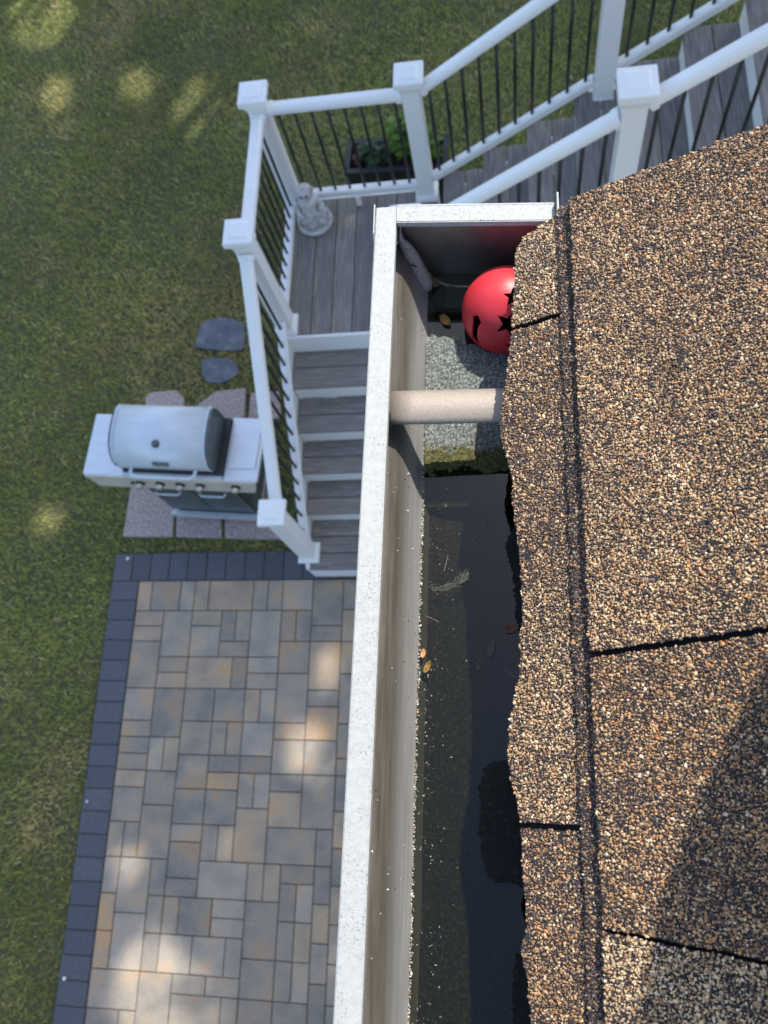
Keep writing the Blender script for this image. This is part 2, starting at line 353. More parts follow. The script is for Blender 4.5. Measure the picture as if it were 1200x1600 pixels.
def vnoise(P, scale, seed=0):
    """cheap smooth value noise in [0,1] for points P (N,2)"""
    g = np.random.default_rng(seed).random((64, 64)); q = P * scale; i = np.floor(q).astype(int); f = q - i; f = f * f * (3 - 2 * f)
    a = g[i[:, 0] % 64, i[:, 1] % 64]; b = g[(i[:, 0] + 1) % 64, i[:, 1] % 64]; c = g[i[:, 0] % 64, (i[:, 1] + 1) % 64]; d = g[(i[:, 0] + 1) % 64, (i[:, 1] + 1) % 64]
    return (a * (1 - f[:, 0]) + b * f[:, 0]) * (1 - f[:, 1]) + (c * (1 - f[:, 0]) + d * f[:, 0]) * f[:, 1]
def in_poly(P, poly):
    x, y = P[:, 0], P[:, 1]; r = np.zeros(len(P), bool); n = len(poly)
    for k in range(n):
        x0, y0 = poly[k]; x1, y1 = poly[(k + 1) % n]
        if y0 == y1: continue
        c = ((y0 > y) != (y1 > y)) & (x < (x1 - x0) * (y - y0) / (y1 - y0) + x0); r ^= c
    return r

# ================================================================== SETTING
# ground sheet with a hole-free lawn; patio sits 4 mm and more above it
g = MB().add([(-120, -120, -0.03), (120, -120, -0.03), (120, 120, -0.03), (-120, 120, -0.03)], [(0, 1, 2, 3)]).build('lawn', 'lawn'); struct(g)

XB, Y0, S, BW = -3.163, 1.391, 0.155, 0.2254
# ---- patio
patio = struct(bpy.data.objects.new('patio', None)); COL.objects.link(patio); patio['_off'] = (0.0, 0.0, 0.0)
MB().box(XB + 0.01, 0.33, -2.75, Y0 + BW - 0.01, -0.06, -0.012).build('bedding', 'joint_sand', patio)
J = 0.0055
soldier = MB().cbox(-BW / 2 + J / 2, BW / 2 - J / 2, -S / 2 + J / 2, S / 2 - J / 2, -0.05, 0.0, 0.004).mesh('border_paver', 'border')
soldier2 = MB().cbox(-S / 2 + J / 2, S / 2 - J / 2, -BW / 2 + J / 2, BW / 2 - J / 2, -0.05, 0.0, 0.004).mesh('border_paver', 'border')
for k in range(26):
    obj('border_paver', soldier, patio, (XB + BW / 2 + random.uniform(-.002, .002), Y0 - (k + .5) * S, random.uniform(-.003, .001)), random.uniform(-.006, .006))
for k in range(22):
    obj('border_paver', soldier2, patio, (XB + (k + .5) * S, Y0 + BW / 2 + random.uniform(-.002, .002), random.uniform(-.003, .001)), random.uniform(-.006, .006))
U = 0.1175; NX, NY = 27, 33
occ = np.zeros((NX, NY), bool); pcs = []
def put(c, r, w, h):
    if c + w > NX or r + h > NY or occ[c:c + w, r:r + h].any(): return False
    occ[c:c + w, r:r + h] = True; pcs.append((c, r, w, h)); return True
for q in [(0,0,1,2),(1,0,2,2),(3,0,1,2),(4,0,1,2),(5,0,3,2),(8,0,1,2),(9,0,1,2),(10,0,2,2),(12,0,2,3),(14,0,2,2),
          (0,2,2,1),(0,3,2,1),(2,2,2,3),(4,2,2,1),(4,3,2,2),(6,2,1,2),(7,2,1,2),(6,4,2,1),(8,2,2,3),(10,2,1,2),(11,2,1,2),(12,3,2,1),(10,4,2,2),
          (0,4,2,3),(2,5,2,1),(4,5,3,2),(2,6,2,1),(7,5,1,2),(8,5,2,1),(8,6,2,1),(12,4,2,3),(10,6,2,3),
          (0,7,2,2),(2,7,2,3),(4,7,2,2),(6,7,2,2),(8,7,1,2),(9,7,1,2),(12,7,2,1),(12,8,2,2),
          (0,9,2,1),(0,10,2,1),(4,9,2,2),(6,9,1,2),(7,9,1,2),(8,9,2,2),(10,9,2,1),(2,10,1,2),(3,10,1,2),(0,11,2,1),(0,12,2,1),(4,11,2,2),(6,11,2,1),(8,11,2,1),(10,10,2,2),(12,10,2,2),
          (2,12,2,2),(6,12,2,1),(0,13,2,2),(4,13,2,2),(6,13,2,2),(8,12,1,2),(9,12,1,2),(10,12,2,1),(2,14,2,3),(0,15,1,2),(1,15,1,2),(8,14,2,3),(10,13,2,2),(12,12,2,3)]: put(*q)
for r_ in range(NY):
    for c_ in range(NX):
        if not occ[c_, r_]:
            opts = [(2, 2), (3, 2), (2, 3), (1, 2), (2, 1), (2, 2), (2, 1), (1, 2)]; random.shuffle(opts)
            for w, h in opts + [(1, 1)]:
                if put(c_, r_, w, h): break
pm = {}
PX0, PY0 = XB + BW + 0.004, Y0 - 0.004
for (c, r_, w, h) in pcs:
    if (w, h) not in pm: pm[(w, h)] = MB().cbox(-w * U / 2 + .003, w * U / 2 - .003, -h * U / 2 + .003, h * U / 2 - .003, -0.05, 0.0, 0.004).mesh('paver', 'paver')
    obj('paver', pm[(w, h)], patio, (PX0 + (c + w / 2) * U, PY0 - (r_ + h / 2) * U, random.uniform(-.004, .001)), random.uniform(-.004, .004))

for u, v_, lb in ((200, 873, 'tiny white pebble on the outer corner paver of the dark border'), (101, 1529, 'white pebble on the dark border paver beside the lawn, far from the stairs'), (136, 1252, 'faint white pebble on the dark border paver halfway along the patio')):
    p_ = at_z(u, v_, 0.0); sz_ = .015 if u != 136 else .010
    tag(MB().lathe(p_[0], p_[1], [(sz_ * .5, .0005), (sz_ * .9, sz_ * .3), (sz_ * .7, sz_ * .7), (sz_ * .15, sz_ * .9)], 9).build('pebble', 'white_vinyl', None, True), lb, 'pebble')
# ---- grass blades
def grass():
    n = 420000
    P = np.stack([RNG.uniform(-6.2, 3.2, n), RNG.uniform(-2.2, 9.0, n)], 1)
    w = (vnoise(P, 1.3, 3) * .5 + vnoise(P, 3.1, 4) * .3 + vnoise(P, 9, 5) * .2)
    keep = ~((P[:, 0] > XB - .012) & (P[:, 1] < Y0 + BW + .012)) & (RNG.random(n) < 0.55 + w * .75)
    for poly in SLABS + STONES:
        pp = np.array(poly); c = pp.mean(0); pp = c + (pp - c) * 0.95
        keep &= ~in_poly(P, [tuple(q) for q in pp])
    P = P[keep]; w = w[keep]; n = len(P)
    a = RNG.uniform(0, 2 * np.pi, n); L = RNG.uniform(.025, .065, n) * (0.75 + .5 * w); wd = RNG.uniform(.0016, .0036, n)
    lean = RNG.uniform(.35, 1.25, n); dx, dy = np.cos(a), np.sin(a)
    V = np.zeros((n, 5, 3))
    for k, (t, ww) in enumerate(((0, 1), (0, -1), (.55, .8), (.55, -.8), (1, 0))):
        hz = L * t * np.sin(lean * (0.4 + .6 * t)); vz = L * t * np.cos(lean * (0.4 + .6 * t))
        V[:, k, 0] = P[:, 0] + dx * hz - dy * wd * ww; V[:, k, 1] = P[:, 1] + dy * hz + dx * wd * ww; V[:, k, 2] = -.03 + vz
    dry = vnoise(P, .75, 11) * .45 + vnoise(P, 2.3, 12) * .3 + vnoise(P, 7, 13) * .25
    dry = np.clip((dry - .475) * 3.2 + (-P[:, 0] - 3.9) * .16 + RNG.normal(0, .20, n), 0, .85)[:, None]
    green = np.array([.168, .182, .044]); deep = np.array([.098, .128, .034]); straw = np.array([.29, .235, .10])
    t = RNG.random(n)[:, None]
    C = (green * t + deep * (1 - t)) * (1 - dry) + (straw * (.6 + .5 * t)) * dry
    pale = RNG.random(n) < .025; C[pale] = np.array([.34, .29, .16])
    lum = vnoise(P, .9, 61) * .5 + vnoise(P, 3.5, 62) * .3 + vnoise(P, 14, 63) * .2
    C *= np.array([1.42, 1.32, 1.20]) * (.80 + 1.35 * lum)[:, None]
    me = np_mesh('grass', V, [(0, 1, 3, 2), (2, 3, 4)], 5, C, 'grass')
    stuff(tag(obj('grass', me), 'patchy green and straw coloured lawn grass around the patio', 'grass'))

# ---- slabs under the grill and stepping stones (outlines traced on the ground)
def gp(pts, z=0.0): return [at_z(u, v, z)[:2] for u, v in pts]
SLABS = [gp([(193, 839), (205, 765), (218, 745), (275, 745), (271, 839)]), gp([(276, 839), (279, 745), (345, 745), (347, 841)]), gp([(352, 841), (350, 745), (430, 742), (446, 843)]),
         gp([(228, 660), (229, 622), (236, 614), (276, 611), (288, 622), (288, 662)]), gp([(292, 662), (312, 632), (338, 613), (384, 607), (383, 652), (340, 690)]), gp([(389, 655), (392, 615), (436, 612), (440, 655)])]
STONES = [[at_z(280 + a / 6, 480 + b / 6, 0)[:2] for a, b in ((148, 372), (168, 262), (208, 150), (310, 112), (430, 97), (540, 120), (616, 172), (612, 300), (598, 398), (500, 410), (280, 396))],
          [at_z(280 + a / 6, 480 + b / 6, 0)[:2] for a, b in ((206, 640), (208, 520), (225, 488), (330, 474), (470, 480), (530, 515), (560, 570), (545, 632), (480, 680), (390, 714), (270, 706))]]
slab_labels = ['pink granite slab at the outer corner under the grill shelf', 'pink granite slab below the grill cabinet doors', 'pink granite slab under the stair rail beside the grill',
               'small pink stone slab poking out behind the grill lid', 'large angular pink stone slab behind the grill side burner', 'pink stone slab behind the grill, partly under the stair rail']
for poly, lb in zip(SLABS, slab_labels):
    o = MB().prism(poly, -0.04, random.uniform(0.012, 0.018)).build('stone_slab', 'pink_stone'); bevel(o, .006, 2); tag(o, lb, 'stone slab', 'pink stone slabs under the grill')
for poly, lb in zip(STONES, ('larger dark slate stepping stone in the grass with an orange edge', 'smaller dark slate stepping stone nearer the pink slabs')):
    o = MB().prism(poly, -0.04, 0.004).build('stepping_stone', 'slate'); bevel(o, .008, 2); tag(o, lb, 'stepping stone', 'slate stepping stones')
grass()

# ================================================================== LANDING AND STAIRS
RI = 0.1861; ZL = 6 * RI
XS, XI = -1.514, -0.56; YP1 = 3.898; YIN = 2.90
PROF_TOP = [(-.040, -.030), (.040, -.030), (.042, -.008), (.036, .010), (.020, .022), (-.020, .022), (-.036, .010), (-.042, -.008)]
PROF_BOT = [(-.030, -.026), (.030, -.026), (.032, .012), (.024, .022), (-.024, .022), (-.032, .012)]

def post(parent, x, y, z0, z1, cap=True):
    """sleeve from z0 up to cap top z1"""
    p = MB().sq(x, y, [(.055, z0 + .002), (.055, z1 - .075)]).build('post', 'white_vinyl', parent); bevel(p, .004)
    s = MB().sq(x, y, [(.078, z0 + .004), (.078, z0 + .030), (.066, z0 + .045), (.0565, z0 + .052)]).build('base_skirt', 'white_vinyl', p, off=parent['_off'])
    if cap:
        c = MB().sq(x, y, [(.0565, z1 - .115), (.0585, z1 - .095), (.066, z1 - .080), (.070, z1 - .062), (.087, z1 - .050), (.087, z1 - .014), (.082, z1 - .009), (.055, z1 - .007), (.050, z1 - .003), (.046, z1)]).build('post_cap', 'white_vinyl', p, off=parent['_off'])
        bevel(c, .002)
    return p
def rails(parent, a, b, top_dz, bot_dz, n, skip=0.0):
    """a, b: base points (x,y,z) at post centres; rails run parallel to a-b at the given heights"""
    a, b = Vector(a), Vector(b); d = (b - a).normalized(); hz = Vector((d.x, d.y, 0)).normalized()
    A = a + hz * .057 * 1; A.z = a.z + (b.z - a.z) * .057 / max((b - a).to_2d().length, .01)
    B = b - hz * .057; B.z = b.z - (b.z - a.z) * .057 / max((b - a).to_2d().length, .01)
    t = MB().sweep(PROF_TOP, (A + Vector((0, 0, top_dz)), B + Vector((0, 0, top_dz)))).build('top_rail', 'white_vinyl', parent); bevel(t, .003)
    t2 = MB().sweep(PROF_BOT, (A + Vector((0, 0, bot_dz)), B + Vector((0, 0, bot_dz)))).build('bottom_rail', 'white_vinyl', parent); bevel(t2, .003)
    for q, pr, dz in ((A, 'rail_bracket', top_dz), (B, 'rail_bracket', top_dz)):
        sgn = 1 if q is A else -1
        MB().sweep([(u * 1.18, w * 1.18) for u, w in PROF_TOP], (q + Vector((0, 0, dz)) + d * .001 * sgn, q + Vector((0, 0, dz)) + d * .035 * sgn)).build(pr, 'white_vinyl', parent)
    for k in range(n):
        f = (k + .5 + skip) / n; p = A.lerp(B, f)
        MB().tube([(p.x, p.y, p.z + bot_dz + .01), (p.x, p.y, p.z + top_dz - .02)], .0098, 8).build('baluster', 'black_metal', parent, True)

# landing
ld = thing('deck_landing', 'grey composite stair landing with white fascia where the stairs turn', 'deck', (XS, YP1, 0))
nb = 7; bw = (XI + .07 - XS - .02) / nb
for k in range(nb):
    x0 = XS + .02 + k * bw
    o = MB().box(x0 + .003, x0 + bw - .003, 2.825 + .001, YP1 + .03, ZL - .025, ZL - random.uniform(0, .001)).build('deck_board', 'deck_y', ld)
    bevel(o, .003)
MB().box(XS - .06, XI + .075, 2.823 - .022, 2.823 - .001, ZL - RI + .004, ZL + .002).build('fascia', 'white_vinyl', ld)
MB().box(XS - .06, XS - .038, 2.826, YP1 + .05, ZL - .24, ZL - .028).build('fascia', 'white_vinyl', ld)
MB().box(XS - .036, XI + .075, YP1 + .034, YP1 + .056, ZL - .24, ZL - .004).build('fascia', 'white_vinyl', ld)
for x, y in ((XS + .05, YP1 - .06), (XI, YP1 - .06), (XS + .05, 2.92), (XI, 2.92)):
    MB().box(x - .045, x + .045, y - .045, y + .045, -.05, ZL - .026).build('support_post', 'white_vinyl', ld)
MB().box(-1.06, -1.03, YP1 - .055, YP1 - .025, ZL + .001, ZL + .085).build('rail_foot_block', 'white_vinyl', ld)

# lower flight
ls_ = thing('lower_stairs', 'lower flight of grey composite treads with white risers down to the patio', 'stairs', (XS, 2.8, 0))
NOSE = [2.8225, 2.522, 2.270, 2.030, 1.784, 1.415]
TX0, TX1 = XS + .005, XI + .06
for j in range(1, 6):
    z = (6 - j) * RI; yb = NOSE[j - 1] + .008; yf = NOSE[j]
    n = 2 if j < 5 else 3; d = (yb - yf) / n
    for k in range(n):
        o = MB().box(TX0, TX1, yf + k * d + (0 if k == 0 else .003), yf + (k + 1) * d - (.003 if k < n - 1 else .001), z - .025, z).build('tread_board', 'deck_x', ls_); bevel(o, .003)
    MB().box(TX0 + .002, TX1 - .002, yf + .012, yf + .030, z - RI + .001, z - .027).build('riser', 'white_vinyl', ls_)
MB().box(TX0 + .002, TX1 + .002, 1.405, 1.4265, .012, RI - .03).build('toe_board', 'white_vinyl', ls_)
for x in (XS - .03, TX1 + .006):
    pts = [(2.80, ZL - .02), (2.80, ZL - .36), (1.50, -.02), (1.44, -.02), (1.43, RI - .03), (1.62, RI + .10), (1.80, .36)]
    vs = [(x, y, z) for y, z in pts] + [(x + .03, y, z) for y, z in pts]; n = len(pts)
    MB().add(vs, [tuple(range(n - 1, -1, -1)), tuple(range(n, 2 * n))] + [(k, (k + 1) % n, n + (k + 1) % n, n + k) for k in range(n)]).build('stringer', 'white_vinyl', ls_)

# upper flight
us = thing('upper_stairs', 'upper flight of grey composite treads rising past the gutter end', 'stairs', (XI, 3.4, 0))
G2 = .278; XU = -.43
for k in range(1, 11):
    z = ZL + RI * k; xn = XU + (k - 1) * G2
    for q in range(2):
        a = xn + q * (G2 + .024) / 2
        o = MB().box(a + .003 * (q > 0), a + (G2 + .024) / 2 - .003, YIN - .03, YP1 + .012, z - .025, z).build('tread_board', 'deck_y', us); bevel(o, .003)
    MB().box(xn + .014, xn + .032, YIN - .028, YP1 + .010, z - RI + .001, z - .027).build('riser', 'white_vinyl', us)
for y in (YIN - .062, YP1 + .0135):
    pts = [(XU - .01, ZL - .03), (XU - .01, ZL + RI - .03), (XU + 9.6 * G2, ZL + RI * 10.6), (XU + 10 * G2, ZL + RI * 10 - .03), (XU + 10 * G2, ZL + RI * 8.4), (XU + .9 * G2, ZL - .30), (XU - .01, ZL - .30)]
    pts = [(XU - .01, ZL - .06), (XU + .02, ZL - .05), (XU + 10 * G2, ZL + RI * 10 - .20), (XU + 10 * G2, ZL + RI * 8.4), (XU + .9 * G2, ZL - .30), (XU - .01, ZL - .30)]
    vs = [(x, y, z) for x, z in pts] + [(x, y + .03, z) for x, z in pts]; n = len(pts)
    MB().add(vs, [tuple(range(n - 1, -1, -1)), tuple(range(n, 2 * n))] + [(k, (k + 1) % n, n + (k + 1) % n, n + k) for k in range(n)]).build('stringer', 'white_vinyl', us)
for x in (.7, 2.2):
    for y in (YIN + .02, YP1 - .10):
        zt_ = ZL + (x - XU) / G2 * RI - .16
        MB().box(x - .045, x + .045, y - .045, y + .045, -.05, zt_).build('support_post', 'white_vinyl', us)

# railings
HC, HB = 1.040, 1.0
YB = 1.415 + .125
ra = thing('stair_railing', 'white railing with black balusters along the lower stairs and round the landing', 'railing', (XS, YP1, 0))
post(ra, XS, YB, RI, RI + HB); post(ra, XS, 2.90, ZL, ZL + HC); post(ra, XS, YP1, ZL, ZL + HC); post(ra, XI, YP1, ZL, ZL + HC + .01)
sl = (ZL - RI) / (2.8225 - 1.46)
rails(ra, (XS, YB, RI + .02), (XS, 2.90, ZL + .10), .83, .10, 13)
rails(ra, (XS, 2.90, ZL), (XS, YP1, ZL), .90, .11, 9)
rails(ra, (XS, YP1, ZL), (XI, YP1, ZL), .90, .11, 8)
rb = thing('stair_railing', 'white railing with black balusters on the outer lawn side of the upper stairs', 'railing', (XI, YP1, 0))
XT = .572; SLP = RI / G2
zT = ZL + 4 * RI
post(rb, XT, YP1, zT - .05, zT + 1.12)
zA = ZL + .03
rails(rb, (XI, YP1, zA), (XT, YP1, zA + (XT - XI) * SLP), .86, .10, 10)
zB = zA + (XT - XI) * SLP
rails(rb, (XT, YP1, zB), (XT + 1.45, YP1, zB + 1.45 * SLP), .86, .10, 13)
post(rb, XT + 1.45, YP1, zB + 1.45 * SLP, zB + 1.45 * SLP + 1.0)
rc = thing('stair_railing', 'white railing with black balusters on the house side of the upper stairs', 'railing', (XI, YIN, 0))
post(rc, XI, YIN, ZL, ZL + HC)
zR = ZL + 4 * RI
post(rc, XT, YIN, zR - .05, 2.918)
rails(rc, (XI, YIN, zA), (XT, YIN, zB), .86, .10, 10)
rails(rc, (XT, YIN, zB), (XT + 1.45, YIN, zB + 1.45 * SLP), .86, .10, 13)
post(rc, XT + 1.45, YIN, zB + 1.45 * SLP, zB + 1.45 * SLP + 1.0)

# ---- statue on the landing
st = thing('garden_statue', 'small weathered white figure on a round base standing on the landing', 'statue', (-1.358, 3.735, ZL), local=True); st.scale = (1.22, 1.22, 1.22)
b = MB().lathe(0, 0, [(.098, .001), (.104, .012), (.102, .026), (.094, .034), (.088, .030), (.05, .034)], 32).build('round_base', 'statue', st, True)
b = MB().lathe(0, 0, [(.060, .03), (.074, .05), (.078, .08), (.068, .12), (.052, .15), (.050, .17), (.058, .19), (.050, .215), (.030, .228)], 20)
for a in (0.3, 1.35, 2.4, 3.5, 4.6, 5.6):
    b.lathe(.058 * math.cos(a), .058 * math.sin(a), [(.010, .03), (.026, .042), (.030, .066), (.024, .092), (.010, .106)], 10)
b = b.build('body', 'statue', st, True)
for s_ in (-1, 1): MB().tube([(s_ * .046, 0, .20), (s_ * .070, -.012, .165), (s_ * .062, -.045, .13), (s_ * .02, -.062, .125)], [.018, .019, .016, .013], 10).build('arm', 'statue', st, True)
h = MB().lathe(0, -.006, [(.014, .222), (.032, .232), (.044, .254), (.046, .275), (.038, .298), (.020, .312), (.004, .316)], 20).build('head', 'statue', st, True)
for s_ in (-1, 1): MB().lathe(s_ * .040, .0, [(.004, .27), (.013, .276), (.014, .288), (.008, .298), (.002, .302)], 10).build('ear', 'statue', h, True, off=(0, 0, 0))
MB().lathe(.016, -.048, [(.001, .268), (.007, .272), (.007, .280), (.001, .284)], 8).build('eye', 'twig', h, True, off=(0, 0, 0))
MB().lathe(-.016, -.048, [(.001, .268), (.007, .272), (.007, .280), (.001, .284)], 8).build('eye', 'twig', h, True, off=(0, 0, 0))
MB().tube([(0, -.050, .264), (0, -.062, .258)], [.009, .005], 8).build('nose', 'statue', h, True, off=(0, 0, 0))

# ---- planter behind the landing rail
pl = thing('planter_box', 'long black planter box of lime and dark foliage on the grass behind the landing', 'planter', (-.905, 4.885, -.02), rz=-.05, local=True)
def frustum(m, x0, x1, y0, y1, z0, z1, t):
    m.add([(x0 + t, y0 + t, z0), (x1 - t, y0 + t, z0), (x1 - t, y1 - t, z0), (x0 + t, y1 - t, z0), (x0, y0, z1), (x1, y0, z1), (x1, y1, z1), (x0, y1, z1)],
          [(0, 3, 2, 1), (4, 5, 6, 7), (0, 1, 5, 4), (1, 2, 6, 5), (2, 3, 7, 6), (3, 0, 4, 7)])
m = MB(); L_, D_ = .41, .155
for x0, x1, y0, y1 in ((-L_, L_, -D_, -D_ + .02), (-L_, L_, D_ - .02, D_), (-L_, -L_ + .02, -D_ + .021, D_ - .021), (L_ - .02, L_, -D_ + .021, D_ - .021)): m.box(x0, x1, y0, y1, 0, .44)
o = m.build('trough', 'planter', pl)
m = MB()
for x0, x1, y0, y1 in ((-L_ - .02, L_ + .02, -D_ - .02, -D_ + .025), (-L_ - .02, L_ + .02, D_ - .025, D_ + .02), (-L_ - .02, -L_ + .025, -D_ + .026, D_ - .026), (L_ - .025, L_ + .02, -D_ + .026, D_ - .026)): m.box(x0, x1, y0, y1, .441, .468)
m.build('rim', 'planter', pl)
MB().box(-L_ + .021, L_ - .021, -D_ + .021, D_ - .021, .01, .40).build('potting_soil', 'soil', pl)
def leaf_cloud(name, n, c, rad, size, mat, parent, seed):
    g = np.random.default_rng(seed); m = MB()
    for k in range(n):
        d = g.normal(0, 1, 3); d /= np.linalg.norm(d); d *= g.random() ** .4; p = Vector(c) + Vector(d * np.array(rad))
        q = Matrix.Rotation(g.uniform(0, 6.28), 3, 'Z') @ Matrix.Rotation(g.normal(0, .6), 3, 'X'); s = size * g.uniform(.6, 1.3)
        pts = [(-.5, 0, 0), (-.15, .28, .05), (.25, .22, .04), (.55, 0, -.06), (.25, -.22, .04), (-.15, -.28, .05)]
        m.add([p + q @ (Vector(v) * s) for v in pts], [(0, 1, 2, 3), (0, 3, 4, 5)])
    return m.build(name, mat, parent)
leaf_cloud('lime_foliage', 420, (.10, .04, .62), (.16, .12, .22), .07, 'plant', pl, 1)
leaf_cloud('lime_foliage', 200, (.27, .0, .54), (.12, .10, .13), .06, 'plant', pl, 5)
leaf_cloud('dark_foliage', 230, (-.18, 0, .48), (.17, .10, .10), .07, 'plant_dark', pl, 2)
leaf_cloud('brown_foliage', 90, (-.30, .02, .46), (.08, .09, .06), .06, 'terracotta', pl, 3)
for x, y, hh in ((.10, .06, .60), (.26, .02, .50), (-.18, 0, .44), (-.30, .02, .44)): MB().tube([(x, y, .39), (x + .01, y, hh)], [.008, .005], 6).build('stem', 'twig', pl)

# ================================================================== GRILL
gr = thing('gas_grill', 'stainless steel gas grill with side shelves standing on pink stone slabs', 'grill', (-2.345, 2.134, .016), -.077, local=True)
HW = .645; D2 = .232; ZS = .885
# cabinet
XC0, XC1 = -.30, .40
o = MB().box(XC0, XC1, -.20, .20, .075, .682).build('cabinet', 'dark_steel', gr); bevel(o, .006)
MB().box(XC0 - .005, XC1 + .005, -.232, .215, .045, .074).build('base_tray', 'steel_shelf', gr)
MB().box(XC0 - .006, XC1 + .006, -.262, -.233, .040, .115).build('base_rail', 'steel_shelf', gr)
for x0, x1 in ((XC0 + .01, .047), (.053, XC1 - .01)):
    d = MB().box(x0, x1, -.222, -.203, .12, .675).build('door', 'dark_steel', gr); bevel(d, .004)
    cx = (x0 + x1) / 2; z = .60
    MB().tube([(cx - .095, -.222, z), (cx - .095, -.250, z), (cx - .082, -.262, z), (cx + .082, -.262, z), (cx + .095, -.250, z), (cx + .095, -.222, z)], .0085, 8).build('door_handle', 'steel', d, True, off=(0, 0, 0))
for x in (XC0 + .06, XC1 - .06):
    for y in (-.15, .15):
        w = MB().tube([(x - .014, y, .026), (x + .014, y, .026)], .026, 14).build('caster', 'charcoal', gr, True)
# control panel across the front
def panel(x0, x1, mat, name, taper0=0.0, taper1=0.0):
    pts = [(-D2 + .004, ZS - .012), (-D2 - .010, ZS - .014), (-D2 - .018, ZS - .195), (-D2 + .020, ZS - .20)]
    vs = [(x0 + (taper0 if k > 1 else 0), y, z) for k, (y, z) in enumerate(pts)] + [(x1 - (taper1 if k > 1 else 0), y, z) for k, (y, z) in enumerate(pts)]
    return MB().add(vs, [(0, 1, 2, 3), (7, 6, 5, 4), (0, 4, 5, 1), (1, 5, 6, 2), (2, 6, 7, 3), (3, 7, 4, 0)]).build(name, mat, gr)
panel(-HW + .01, -.335, 'steel_warm', 'shelf_apron', .03, 0); panel(-.333, .398, 'steel_warm', 'control_panel'); panel(.40, HW - .01, 'steel_warm', 'shelf_apron', 0, .06)
for x in (-.245, -.095, .055, .205, .465):
    k = MB(); a = Vector((x, -D2 - .012, ZS - .095)); d = Vector((0, -1, .02)).normalized()
    k.tube([a, a + d * .012], .034, 18); o = k.build('knob_bezel', 'charcoal', gr, True)
    MB().tube([a + d * .012, a + d * .020, a + d * .046, a + d * .050], [.024, .027, .024, .018], 16).build('knob', 'brass', o, True, off=(0, 0, 0))
MB().tube([(-.30, -D2 - .012, ZS - .09), (-.30, -D2 - .028, ZS - .09)], .013, 12).build('igniter_button', 'charcoal', gr, True)
# shelves
o = MB().box(-HW, -.335, -D2, D2, ZS - .035, ZS).build('side_shelf', 'steel_shelf', gr); bevel(o, .008, 3)
o = MB().box(.40, HW, -D2, D2, ZS - .035, ZS).build('side_shelf', 'steel_shelf', gr); bevel(o, .008, 3)
c = MB().box(.425, HW - .022, -D2 + .085, D2 - .05, ZS + .001, ZS + .016).build('side_burner_lid', 'steel_shelf', gr); bevel(c, .006, 3)
# firebox
MB().box(-.331, .397, -.205, .215, .705, ZS + .03).build('firebox', 'charcoal', gr)
MB().box(-.331, .397, -D2 + .001, -.207, ZS - .03, ZS + .004).build('front_ledge', 'steel_shelf', gr)
# lid: side outline rounded, swept along x
def lid_outline(inset=0.0):
    pts = [(-.190, ZS + .035), (-.198, ZS + .09), (-.186, ZS + .15), (-.150, ZS + .205), (-.095, ZS + .245), (-.02, ZS + .265), (.08, ZS + .270), (.16, ZS + .262), (.20, ZS + .235), (.215, ZS + .18), (.215, ZS + .035)]
    return [(y * (1 - inset), ZS + .035 + (z - ZS - .035) * (1 - inset)) for y, z in pts]
def lid_piece(x0, x1, name, mat, inset=0.0, parent=None):
    pts = lid_outline(inset); n = len(pts)
    vs = [(x0, y, z) for y, z in pts] + [(x1, y, z) for y, z in pts]
    return MB().add(vs, [tuple(range(n - 1, -1, -1)), tuple(range(n, 2 * n))] + [(k, (k + 1) % n, n + (k + 1) % n, n + k) for k in range(n)]).build(name, mat, parent or gr, off=(0, 0, 0))
LX0, LX1 = -.325, .325
lid = lid_piece(LX0, LX1, 'lid', 'steel')
lid.data.polygons.foreach_set('use_smooth', [len(p.vertices) == 4 for p in lid.data.polygons])
lid_piece(LX0 - .012, LX0 - .0005, 'lid_end_band', 'steel', -.012, lid); lid_piece(LX1 + .0005, LX1 + .012, 'lid_end_band', 'steel', -.012, lid)
lid_piece(LX1 + .0125, LX1 + .030, 'lid_end_casting', 'dark_steel', .02, lid); lid_piece(LX0 - .030, LX0 - .0125, 'lid_end_casting', 'dark_steel', .02, lid)
z = ZS + .085
MB().tube([(-.235, -.196, z), (-.235, -.235, z), (-.222, -.256, z), (-.19, -.266, z), (.19, -.266, z), (.222, -.256, z), (.235, -.235, z), (.235, -.196, z)], .0125, 12).build('lid_handle', 'steel', lid, True, off=(0, 0, 0))
tn = Vector((0, -.45, .89)).normalized(); tc = Vector((-.005, -.085, ZS + .247))
t = MB().tube([tc, tc + tn * .012], .026, 22).build('thermometer', 'charcoal', lid, True, off=(0, 0, 0))
MB().tube([tc + tn * .0121, tc + tn * .014], .020, 20).build('dial', 'badge', t, True, off=(0, 0, 0))
bn = Vector((0, -.93, .36)).normalized(); bc = Vector((0.005, -.191, ZS + .145)); up = Vector((1, 0, 0)).cross(bn) * -1
vs = []
for dz in (0, .006):
    for sx, sz in ((-1, -1), (1, -1), (1, 1), (-1, 1)): vs.append(bc + bn * dz + Vector((sx * .058, 0, 0)) + up * sz * .017)
MB().add(vs, [(0, 1, 2, 3), (4, 5, 6, 7), (0, 1, 5, 4), (1, 2, 6, 5), (2, 3, 7, 6), (3, 0, 4, 7)]).build('badge_plate', 'badge', lid, off=(0, 0, 0))

